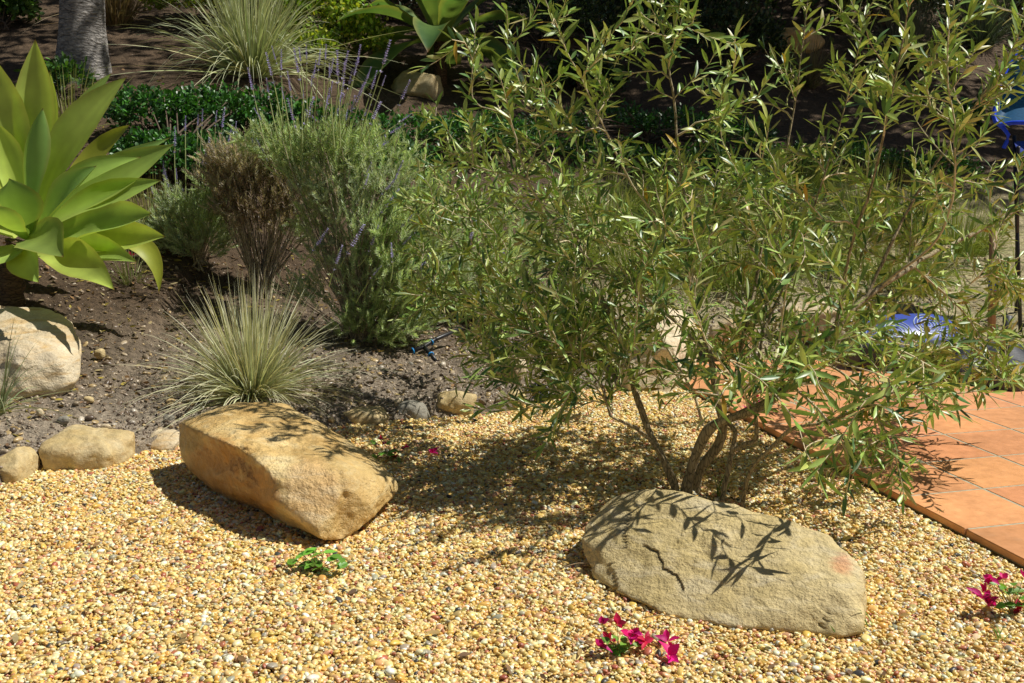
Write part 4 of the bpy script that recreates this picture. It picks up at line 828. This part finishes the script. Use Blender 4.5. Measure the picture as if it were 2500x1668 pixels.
for T in targets:
    NP = A(node_p); d = np.linalg.norm(NP-T, axis=1); ln = A(node_len); rr = A(node_r)
    below = np.clip(NP[:, 2]-T[2]+.02, 0, None)
    cost = d+.22*ln+.5*below+np.where(rr < .0016, .12, 0)+np.where(NP[:, 2] < .2, .5, 0)+np.where(d < .08, .3, 0)
    i = int(np.argmin(cost)); p0 = NP[i]; D0 = node_d[i]; L_ = d[i]
    if L_ < .03: continue
    d1 = unit(D0*.7+unit(T-p0)*.8+A([0, 0, .25])+RNG.normal(0, .2, 3)); d2 = unit(unit(T-p0)*.8+A([0, 0, .35])+RNG.normal(0, .25, 3))
    m = max(4, int(L_/.028)); P = bez(p0, p0+d1*L_*.35, T-d2*L_*.3, T, m)
    P[1:-1] += RNG.normal(0, .0035, (m-2, 3))
    r0 = min(.8*rr[i], .0024+.006*L_); R = np.linspace(r0, .0014, m)
    add_poly(P, R, i, ln[i]); twigs.append((P, R))
# side shoots
side = []
for P, R in twigs+[polys[k] for k in range(n_trunk)]:
    seg = np.linalg.norm(np.diff(P, axis=0), axis=1); cum = np.concatenate([[0], np.cumsum(seg)]); Lt = cum[-1]
    thin = np.where(R < .0042)[0]
    if len(thin) < 3: continue
    if any(P is polys[q][0] for q in SH): continue
    ns = int(np.clip(Lt*10+RNG.random(), 0, 7))*(1 if P[-1][2] < 1.12 else .55) if Lt < .8 else 9
    ns = int(ns+RNG.random())
    for q in range(ns):
        i = int(RNG.choice(thin[:-1])); t = unit(P[min(i+1, len(P)-1)]-P[i]); o = unit(np.cross(t, RNG.normal(size=3)))
        L_ = RNG.uniform(.05, .2); d = unit(t*.6+o*.85+A([0, 0, .12])); e = P[i]+d*L_+A([0, 0, RNG.uniform(-.02, .03)])
        m = max(4, int(L_/.025)); side.append((bez(P[i], P[i]+d*L_*.4, e-unit(t*.5+d*.6)*L_*.3, e, m), np.linspace(min(.0017, R[i]*.8), .0008, m)))
wood = MB(); tr = MB(); lf = MB()
for k, (P, R) in enumerate(polys+side):
    if k >= n_trunk: R = R*1.35
    if k < n_trunk and R.max() > .0055:
        R = R*(1+.1*np.sin(np.arange(len(R))*.9+k)+RNG.normal(0, .04, len(R))); tr.tube(P, R, 10)
    else:
        r = np.clip(R/.006, 0, 1)[:, None]; wood.tube(P, R, 5, (A([.74, .63, .40])*(1-r)+A([.50, .40, .24])*r)*RNG.uniform(.75, 1.15))
LPs, LDs, LNs = [], [], []
def leafy(P, R, frac, sp_=.0185):
    seg = np.linalg.norm(np.diff(P, axis=0), axis=1); cum = np.concatenate([[0], np.cumsum(seg)]); Lt = cum[-1]
    st_ = max(0.015, Lt-frac); s = np.arange(Lt, st_, -sp_*RNG.uniform(.85, 1.25)); a0 = RNG.uniform(0, PI)
    for k, x in enumerate(s):
        i = min(max(np.searchsorted(cum, x)-1, 0), len(seg)-1); f = (x-cum[i])/max(seg[i], 1e-6); p = P[i]*(1-f)+P[i+1]*f; t = unit(P[i+1]-P[i])
        u = unit(np.cross(t, A([.2, .3, 1.]))); v = np.cross(t, u); a = a0+k*PI/2+RNG.normal(0, .25)
        for sg in (1, -1):
            if RNG.random() < .12: continue
            o = (np.cos(a)*u+np.sin(a)*v)*sg; op = RNG.uniform(.45, 1.05)*(.55 if k == 0 else 1)
            LPs.append(p+o*.001); LDs.append(unit(t*math.cos(op)+o*math.sin(op)+RNG.normal(0, .2, 3)+A([0, 0, -.05]))); LNs.append(unit(t*.6-o*.4+A([.1, 0, .6])+RNG.normal(0, .4, 3)))
for P, R in side: leafy(P, R, 1)
for P, R in twigs: leafy(P, R, .32)
nb0 = len(LPs)
for k in range(n_trunk):
    if k in SH: leafy(*polys[k], .42, .03)
nb1 = len(LPs)
for k in range(n_trunk):
    if polys[k][1][-1] < .0031 and k not in SH: leafy(*polys[k], .45)
n = len(LPs); print('olive leaves', n)
LPs, LDs, LNs = A(LPs), A(LDs), A(LNs)
OC = A([[.25, .37, .08], [.42, .55, .13], [.11, .21, .06], [.50, .50, .19], [.53, .64, .18]])
cc = OC[RNG.choice(5, n, p=[.34, .26, .2, .1, .1])]*RNG.uniform(.75, 1.2, (n, 1))*(1+RNG.normal(0, .05, (n, 3)))
ye = RNG.random(n) < .008; cc[ye] = A([.55, .36, .04])*RNG.uniform(.7, 1.1, (ye.sum(), 1))
LL = RNG.uniform(.034, .074, n); LW = RNG.uniform(.008, .0128, n)
up_ = LPs[:, 2] > 1.12; LL[up_] *= 1.12; LW[up_] *= 1.25; LL[nb0:nb1] = RNG.uniform(.055, .085, nb1-nb0); LW[nb0:nb1] = RNG.uniform(.011, .015, nb1-nb0)
lf.leaves(LPs, LDs, LNs, LL, LW, cc, RNG.normal(-.1, .14, n), .28, prof=((0, .12), (.1, .42), (.35, .95), (.6, 1.), (.85, .55), (1, .04)))
# bunches of tiny buds
nb = 130; idx = RNG.choice(n, nb)
bd = MB()
for i in idx:
    m = 9; c = LPs[i]+RNG.normal(0, .008, (m, 3))+LDs[i]*.012; bd.leaves(c, rdirs(m), rdirs(m), .006, .005, jit((.42, .44, .12), m), 0, .2, prof=((0, .4), (.5, 1), (1, .3)))
part(tr, 'trunk', M['olive_bark'], olive); part(wood, 'twigs', M['twig'], olive); part(lf, 'crown', M['olive_leaf'], olive); part(bd, 'buds', M['lav_leaf'], olive)

# ------------------------------------------------------------------ bougainvillea
def flower_mb(b, c, s, ax, col, n=4):
    n = int(RNG.integers(3, 6)); ax = unit(ax); u = unit(np.cross(ax, RNG.normal(size=3))); v = np.cross(ax, u); a = np.arange(n)*2*PI/n
    o = np.cos(a)[:, None]*u+np.sin(a)[:, None]*v
    b.leaves(np.repeat(A(c)[None], n, 0)+o*s*.05, o*.75+ax*.65+RNG.normal(0, .3, (n, 3)), ax-o*.5+RNG.normal(0, .3, (n, 3)), s*RNG.uniform(.75, 1.2, n), s*RNG.uniform(.5, .8, n), jit(col, n, .22, .08), RNG.normal(-.1, .35, n), .55, prof=((0, .25), (.15, .7), (.35, 1), (.55, .92), (.8, .5), (1, .03)))
MAG, RED = (.74, .02, .24), (.6, .02, .08)
def bougain(px, py, label, flowers, leaves, lsize=.026, fsize=.026, ground=None, stemh=.05):
    p = gnd0(px, py) if ground is None else ground; root = thing('bougainvillea_sprig', label, 'flower', p); Yp = p[1]
    st_ = MB(); lf = MB()
    pts = []
    for x, y in leaves: pts.append(pt(x, y, Yp+RNG.normal(0, .012)))
    for q in pts:
        q[2] = max(q[2], -.012); st_.tube(bez(p, p+A([0, 0, .015]), q-A([0, 0, .006]), q, 5), .0011, 4, (.25, .16, .08))
        for k in range(2):
            D = unit(A([RNG.normal(), RNG.normal(), RNG.uniform(-.2, .4)])); lf.leaves([q], D[None], unit(A([[0, -.35, 1.]])+RNG.normal(0, .3, (1, 3))), lsize*RNG.uniform(.8, 1.2), lsize*.6, jit((.17, .38, .05), 1, .2), -.15, .2, prof=((0, .2), (.2, .8), (.45, 1), (.75, .6), (1, .04)))
    part(st_, 'stem', M['twig'], root); part(lf, 'foliage', M['gloss_leaf'], root)
    for x, y, s in flowers:
        b = MB(); q = pt(x, y, Yp+RNG.normal(0, .012)); q[2] = max(q[2], -.012); flower_mb(b, q, fsize*s*.72, A([RNG.normal(0, .4), -.4, .9]), MAG if RNG.random() < .7 else RED)
        st2 = MB(); b.tube(bez(p, p+A([0, 0, .01]), q-A([0, 0, .01]), q, 4), .0008, 4, (.2, .2, .07)); part(b, 'flower', M['petal'], root)
bougain(950, 1125, 'bougainvillea sprig with dark leaves behind the orange boulder', [(930, 1072, .9), (938, 1085, .9), (958, 1105, 1.2), (965, 1122, 1.0), (990, 1092, .9)], [(915, 1085), (930, 1105), (945, 1110), (975, 1118), (950, 1085), (970, 1100), (920, 1115)], .034, .022)
bougain(1510, 1590, 'flowering bougainvillea sprig with bright pink petals in the foreground gravel', [(1470, 1522, 1), (1508, 1525, 1.1), (1535, 1555, 1.3), (1558, 1570, 1.2), (1575, 1565, 1.1), (1462, 1578, 1.2), (1490, 1565, 1.1), (1555, 1590, 1.1), (1548, 1545, .9)], [(1500, 1580), (1515, 1590), (1495, 1598), (1525, 1570), (1508, 1565), (1478, 1555), (1485, 1585), (1530, 1590), (1515, 1605), (1545, 1575)], .026, .028)
bougain(2470, 1500, 'bougainvillea sprig with large magenta flowers at the right edge', [(2420, 1415, 1.1), (2448, 1412, 1.0), (2398, 1462, 1.7), (2415, 1475, 1.5), (2488, 1500, 1.2), (2498, 1408, .9), (2405, 1445, 1.3), (2428, 1485, 1.3)], [(2445, 1440), (2465, 1450), (2475, 1430), (2490, 1460), (2455, 1475), (2480, 1480), (2435, 1425), (2500, 1440)], .030, .028, stemh=.08)
gp_ = gnd0(1822, 1020); bougain(0, 0, 'bougainvillea with red petals glimpsed behind the thick olive limb', [(1795, 968, 1), (1822, 955, 1), (1833, 950, .9), (1815, 972, .9), (1845, 970, 1.2), (1850, 985, 1.1), (1830, 990, 1.2), (1818, 998, 1.0), (1840, 1020, .9)], [(1800, 985), (1790, 1000), (1830, 1005), (1805, 1010)], .03, .024, ground=gp_)
bougain(780, 1395, 'small green sprig without flowers in the gravel before the orange boulder', [], [(725, 1370), (740, 1355), (755, 1350), (770, 1345), (765, 1375), (785, 1385), (800, 1370), (790, 1350), (835, 1362), (848, 1375), (750, 1390), (772, 1395), (715, 1382), (760, 1372), (780, 1408)], .034)
FG = 'fallen bougainvillea petals on the gravel'
for x, y, s, l in [(1057, 1106, 1., 'single magenta petal lying alone right of the orange boulder'), (1630, 1566, 1.1, 'pink fallen flower right of the foreground sprig, the farther one'), (1634, 1602, 1.3, 'pink fallen flower right of the foreground sprig, the nearer one')]:
    b = MB(); p = gnd0(x, y, -.012); flower_mb(b, p, .026*s, A([.2, -.3, .9]), MAG); tag(b.build('fallen_flower', M['petal'], origin=p), l, 'petal', FG)
b = MB(); p = G(322, 635); p[2] += .02; flower_mb(b, p, .026, A([.1, -.5, .8]), (.5, .02, .06)); tag(b.build('fallen_flower', M['petal'], origin=p), 'red fallen petal on the soil under the agave leaves', 'petal', FG)
for x0, y0, x1, y1, l in [(65, 1622, 118, 1600, 'thin dry twig on the gravel in the bottom left corner'), (1575, 1508, 1660, 1512, 'thin dry twig between the olive-tan boulder and the foreground sprig'), (2100, 1395, 2170, 1402, 'dry twig on the gravel right of the pink spot on the boulder'), (1375, 1385, 1452, 1380, 'dark twig in the shadow left of the olive-tan boulder')]:
    p0, p1 = gnd0(x0, y0, -.008), gnd0(x1, y1, -.006); m_ = (p0+p1)/2+A([0, .006, .006]); b = MB(); b.tube(catmull([p0, m_, p1], .01), .0014, 5, (.34, .24, .13), True); tag(b.build('dry_twig', M['twig'], origin=p0), l, 'twig', 'dry twigs on the gravel')
WG = 'grass seedlings sprouting through the gravel'
for x, y, n_, h, l in [(2115, 1530, 8, .09, 'grass seedling right beside the olive-tan boulder'), (2048, 1555, 6, .05, 'tiny grass seedling at the front foot of the olive-tan boulder'), (1760, 1215, 12, .11, 'grass seedlings at the foot of the olive stems'), (2290, 1262, 6, .04, 'tiny seedling at the edge of the patio'), (1220, 1170, 5, .05, 'thin grass blades in the shaded gravel left of the olive'), (2440, 1560, 6, .05, 'grass seedling near the flower at the right edge')]:
    p = gnd0(x, y); b = MB(); az = RNG.uniform(0, 6.28, n_); b.blades(np.repeat(p[None], n_, 0)+RNG.normal(0, .008, (n_, 3))*A([1, 1, 0]), np.stack([np.cos(az)*.5, np.sin(az)*.5, np.ones(n_)], -1), h*RNG.uniform(.6, 1.2, n_), .0035, .25, jit((.2, .36, .06), n_), 5)
    tag(b.build('grass_seedling', M['grass'], origin=p), l, 'grass', WG)

# ------------------------------------------------------------------ irrigation, cap, chair, board
p = G(1040, 868); Yp = p[1]; ir = thing('irrigation_pipe', 'black drip irrigation tee with bright blue rings on the soil', 'pipe', p)
b = MB(); e = [pt(1000, 862, Yp+.0), pt(1032, 848, Yp+.03), pt(1064, 828, Yp+.09), pt(1130, 800, Yp+.2)]
for q in e: q[2] = max(q[2], float(terr(q[0], q[1]))+.012)
b.tube(e, [.008, .0105, .0105, .008], 10, cap=True); m_ = pt(1036, 846, Yp+.03); m_[2] = e[1][2]; t_ = pt(1052, 864, Yp-.03); t_[2] = float(terr(t_[0], t_[1]))+.014
b.tube([m_, t_, t_+(t_-m_)*.8], [.0105, .0105, .008], 10, cap=True); part(b, 'tube', M['blackplastic'], ir)
def ring(c, ax, R, r, mat, root, name='ring'):
    ax = unit(ax); u = unit(np.cross(ax, A([.3, .1, 1.]))); v = np.cross(ax, u); a = np.linspace(0, 2*PI, 19); b = MB()
    b.tube(A(c)+R*(np.cos(a)[:, None]*u+np.sin(a)[:, None]*v), r, 8); return part(b, name, mat, root)
for c, ax in ((e[0]*.75+e[1]*.25, e[1]-e[0]), (e[1]*.35+e[2]*.65, e[2]-e[1]), (t_, t_-m_)): ring(c, ax, .0125, .0035, M['bluering'], ir)
# black ribbed cap
p = G(1312, 985); p[2] += .012; Yp = p[1]; cap_ = thing('plastic_cap', 'black ribbed plastic cap lying tilted between the edging stones', 'cap', p)
ax = unit(A([-.1, -.75, .8])); u = unit(np.cross(ax, A([0, 0, 1.]))); v = np.cross(ax, u); c = p+A([0, 0, .035]); R_ = .047
b = MB(); a = np.linspace(0, 2*PI, 25)
b.tube(c+R_*(np.cos(a)[:, None]*u+np.sin(a)[:, None]*v), .006, 8); part(b, 'rim', M['blackplastic'], cap_)
b = MB(); nA = 24; V = [c-ax*.012]; V += [c-ax*.004+R_*(math.cos(x)*u+math.sin(x)*v) for x in np.arange(nA)*2*PI/nA]; b.add(V, None, [(0, 1+i, 1+(i+1) % nA) for i in range(nA)]); part(b, 'dish', M['greyplastic'], cap_)
b = MB()
for k in range(4):
    x = k*PI/4+.2; o = math.cos(x)*u+math.sin(x)*v; b.tube([c-o*R_, c+ax*.004, c+o*R_], [.004, .006, .004], 6)
part(b, 'rib', M['blackplastic'], cap_)
# blue mesh chair on the bank behind the patio
cY = 6.4; cb = pt(2500, 560, cY); cb[2] = float(terr(cb[0], cb[1])); ch = thing('folding_chair', 'folding chair with a blue mesh back and bright blue piping at the right edge', 'chair', cb)
outl = [pt(x, y, cY+dy) for x, y, dy in [(2490, 124, .1), (2466, 150, .08), (2446, 200, .04), (2434, 250, .0), (2426, 285, -.03), (2440, 305, -.06), (2470, 300, -.1), (2530, 300, -.16), (2600, 300, -.16), (2630, 285, -.1), (2625, 200, .04), (2600, 140, .08), (2560, 122, .1)]]
oc = catmull(outl+outl[:1], .03); b = MB(); b.tube(oc, .013, 8); b.tube(catmull([outl[5], pt(2462, 330, cY-.1), pt(2450, 362, cY-.1)], .03), .012, 8); part(b, 'piping', M['blueframe'], ch)
b = MB(); cc_ = oc.mean(0)+A([0, .12, 0]); rings_ = 8; V = []; m = len(oc)-1
for k in range(rings_+1):
    f = k/rings_; V += list(cc_*(1-f)+oc[:m]*f+A([0, .10*(1-f*f), 0]))
Q = [(k*m+i, k*m+(i+1) % m, (k+1)*m+(i+1) % m, (k+1)*m+i) for k in range(rings_) for i in range(m)]
b.add(V, Q, None, (.025, .12, .26)); part(b, 'back', M['bluemesh'], ch)
b = MB(); s0 = pt(2475, 345, cY-.1); s1 = pt(2640, 345, cY-.1); s2 = pt(2640, 372, cY-.5); s3 = pt(2485, 372, cY-.5)
V = [s0*(1-a)*(1-c2)+s1*a*(1-c2)+s2*a*c2+s3*(1-a)*c2+A([0, 0, -.12*math.sin(PI*a)*math.sin(PI*c2)]) for c2 in np.linspace(0, 1, 7) for a in np.linspace(0, 1, 9)]
b.add(V, [(r*9+i, r*9+i+1, r*9+i+10, r*9+i+9) for r in range(6) for i in range(8)], None, (.02, .05, .35)); part(b, 'seat', M['bluemesh'], ch)
def gz(q): q = A(q, float); q[2] = float(terr(q[0], q[1])); return q
for a0, a1 in ((s0, gz(s3+A([.1, 0, 0]))), (s3, gz(s0+A([.1, 0, 0]))), (s1, gz(s2)), (s2, gz(s1))):
    b = MB(); b.tube([a0+A([0, 0, .03]), a1], .011, 8, cap=True); part(b, 'leg', M['blackplastic'], ch)
# charcoal moulded base on the patio with its post
bc = A([*lat(5.2, -4.1), 0.0]); bc = gnd0(2500, 938, 0.0); bs = thing('parasol_base', 'lobed charcoal plastic base standing on the back of the patio', 'base', bc)
b = MB(); nA = 72; prof = [(1.0, 0), (1.02, .03), (.99, .075), (.90, .11), (.78, .12), (.66, .085), (.5, .075), (.3, .085), (.12, .14), (.0, .15)]; V = []
for f, z in prof:
    for k in range(nA):
        x = k*2*PI/nA; lob = 1+.07*(1 if f > .55 else 0)*np.tanh(3*math.cos(x*10)); V.append(bc+A([.40*f*lob*math.cos(x), .22+.36*f*lob*math.sin(x), z*(1+.12*(f > .6)*math.cos(x*10))]))
b.add(V, [(r*nA+i, r*nA+(i+1) % nA, (r+1)*nA+(i+1) % nA, (r+1)*nA+i) for r in range(len(prof)-1) for i in range(nA)]); part(b, 'base_plate', M['greyplastic'], bs)
b = MB(); pp = pt(2447, 930, bc[1]+.06); pp[2] = .03; b.tube([pp, pp+A([0, 0, .28])], .021, 14, cap=True); po = part(b, 'post', M['greyplastic'], bs)
b = MB(); cN = pp+A([.02, -.024, .18]); a = np.arange(20)*2*PI/20; V = [cN]+[cN+A([.018*math.cos(x), 0, .022*math.sin(x)]) for x in a]; b.add(V, None, [(0, 1+i, 1+(i+1) % 20) for i in range(20)], (.02, .10, .42)); lb_ = part(b, 'badge', M['board'], bs)
b = MB()
for r_ in (.006, .011): b.tube([cN+A([r_*math.cos(x), -.0015, r_*math.sin(x)]) for x in np.linspace(.3, 4.6, 16)], .0012, 5, (.25, .6, .85))
part(b, 'badge_mark', M['board'], bs)
# second moulded block left of it, and the bodyboard on top
bc2 = gnd0(2230, 905, 0.0); bl_ = thing('storage_block', 'dark charcoal plastic block behind the olive sprays, under the blue board', 'block', bc2)
b = MB(); hx, hy, hz = .30, .16, .13; nA = 48; V = []
for f, z in ((1, 0), (1.0, .06), (.98, .10), (.93, hz), (.6, hz+.004), (.0, hz+.006)):
    for k in range(nA):
        x = k*2*PI/nA; cx_, sx_ = math.cos(x), math.sin(x); e_ = 5; rr_ = (abs(cx_)**e_+abs(sx_)**e_)**(-1/e_); V.append(bc2+A([hx*f*rr_*cx_, hy*.9+hy*f*rr_*sx_, z+.006*math.cos(x*8)*(0 < f < 1)]))
b.add(V, [(r*nA+i, r*nA+(i+1) % nA, (r+1)*nA+(i+1) % nA, (r+1)*nA+i) for r in range(5) for i in range(nA)]); part(b, 'body', M['greyplastic'], bl_)
b = MB(); b.box(bc2+A([-.27, -.02, .02]), bc2+A([.27, -.012, .055])); part(b, 'rib', M['blackplastic'], bl_)
bp = bc2+A([.0, .14, .15]); bd_ = thing('bodyboard', 'blue bodyboard printed with pale spiral rings, lying on the charcoal block', 'board', bp)
ax1 = unit(A([1, .18, .02])); ax2 = unit(A([-.12, .8, .55])); nr = np.cross(ax1, ax2); V = []; nA = 40
ol = []
for k in range(nA):
    x = k*2*PI/nA; e_ = 3.2; rr_ = (abs(math.cos(x))**e_+abs(math.sin(x))**e_)**(-1/e_); ol.append(ax1*(.27*rr_*math.cos(x))+ax2*(.12*rr_*math.sin(x)))
ol = A(ol); b = MB(); V = np.vstack([bp+ol, bp+ol+nr*.03, bp+ol*.97+nr*.036, (bp+nr*.037)[None], bp[None]])
b.add(V, [(r*nA+i, r*nA+(i+1) % nA, (r+1)*nA+(i+1) % nA, (r+1)*nA+i) for r in range(2) for i in range(nA)], [(2*nA+i, 2*nA+(i+1) % nA, 3*nA) for i in range(nA)]+[((i+1) % nA, i, 3*nA+1) for i in range(nA)], (.06, .10, .42)); part(b, 'deck', M['board'], bd_)
b = MB()
for cxx, cyy, rmax in ((-.05, 0, .085), (.12, .03, .07), (-.19, -.01, .06), (.2, -.05, .05)):
    for rr_ in np.arange(.018, rmax, .017):
        x = np.linspace(0, 2*PI, 29); b.tube(bp+ax1*cxx+ax2*cyy+nr*.0375+rr_*(np.cos(x)[:, None]*ax1+np.sin(x)[:, None]*ax2), .0028, 5, (.42, .52, .62))
part(b, 'print', M['board'], bd_)
# wooden pole
pb_ = gz(pt(2425, 800, 5.7)); pl = thing('wooden_pole', 'upright wooden pole with a blue collar behind the olive twigs', 'pole', pb_)
b = MB(); tpz = pt(2425, 560, 5.72); b.tube([pb_-A([0, 0, .05]), tpz], [.022, .02], 12, cap=True); part(b, 'shaft', M['woodpole'], pl)
cz = pt(2425, 695, 5.71); b = MB(); b.tube([cz-A([0, 0, .03]), cz+A([0, 0, .03])], .026, 14, cap=True); part(b, 'collar', M['blueframe'], pl)

# ------------------------------------------------------------------ trees
def tree(label, base, H, rtrunk, crown_c, crown_r, nleaf, lean=(0, 0), leafL=.16, seed=0, knots=True, branch=18, hole=.25):
    r = np.random.default_rng(seed); base = A(base, float); root = thing('tree', label, 'tree', base)
    b = MB(); top = base+A([lean[0], lean[1], H]); pth = bez(base-A([0, 0, .15]), base+A([lean[0]*.05, 0, H*.3]), base+A([lean[0]*.6, lean[1]*.6, H*.65]), top, 40); tt = np.linspace(0, 1, 40)
    R = rtrunk*(1-.5*tt)+rtrunk*.55*np.exp(-tt*22); sides = 32
    b.tube(pth, R, sides); V = b.V[0]; cen = np.repeat(pth, sides, 0); d = V-cen
    k = A([1+.10*noise.fractal(Vector(v)*A([2.2, 2.2, 1.2]).tolist()[0]+Vector((seed, 0, 0)), .8, 2, 4)+.05*noise.noise(Vector(v)*9) for v in V]); b.V[0] = cen+d*k[:, None]
    part(b, 'trunk', M['tree_bark'], root)
    lb = MB(); cr = MB(); cc = A(crown_c, float); rr_ = A(crown_r, float); ends = []
    for i in range(branch):
        e_ = cc+unit(r.normal(size=3))*rr_*r.uniform(.5, 1); s0 = pth[r.integers(24, 39)]; q = bez(s0, s0+(e_-s0)*.3+A([0, 0, .3]), e_-A([0, 0, .2]), e_, 9); lb.tube(q, np.linspace(rtrunk*.28, .015, 9), 6); ends += [q[5], q[7], q[8]]
    part(lb, 'branches', M['tree_bark'], root)
    k = nleaf//22; cs = cc+unit(r.normal(size=(k, 3)))*rr_*(r.random((k, 1))**.4); ii = r.integers(0, k, nleaf); P = cs[ii]+r.normal(0, .17, (nleaf, 3))
    cr.leaves(P, unit(r.normal(size=(nleaf, 3))+A([0, 0, -.3])), unit(r.normal(size=(nleaf, 3))+A([0, 0, .8])), leafL*r.uniform(.6, 1.2, nleaf), leafL*.42, np.clip(A([.06, .11, .03])*r.uniform(.6, 1.4, (nleaf, 1)), 0, 1), 0, .2, prof=((0, .15), (.4, 1), (.75, .7), (1, .05)))
    part(cr, 'crown', M['hedge_leaf'], root); return root
tb = G(200, 178)
tree('grey-barked tree trunk at the top left, its crown above the photo', tb, 3.9, .165, tb+A([.5, .6, 5.0]), (3.4, 2.4, 1.5), 6500, (.55, .1), seed=2)
tree('large tree beyond the right edge that shades the bank', (7.6, 9.8, float(terr(7.6, 9.8))), 4.2, .2, (5.6, 10.6, 6.7), (3.6, 2.6, 1.6), 14000, (-.5, 0), seed=3)
tree('large tree beyond the back of the bank that shades its middle', (4.2, 16.5, float(terr(4.2, 16.5))), 4.5, .2, (4.8, 12.8, 7.0), (3.6, 2.6, 1.4), 14000, (-.3, -2.0), seed=4)
tree('tree beyond the back of the bank on the left', (-1.5, 17, float(terr(-1.5, 17))), 4.5, .2, (-.2, 14.6, 7.0), (3.2, 2.4, 1.3), 7000, (0, -1.6), seed=5)
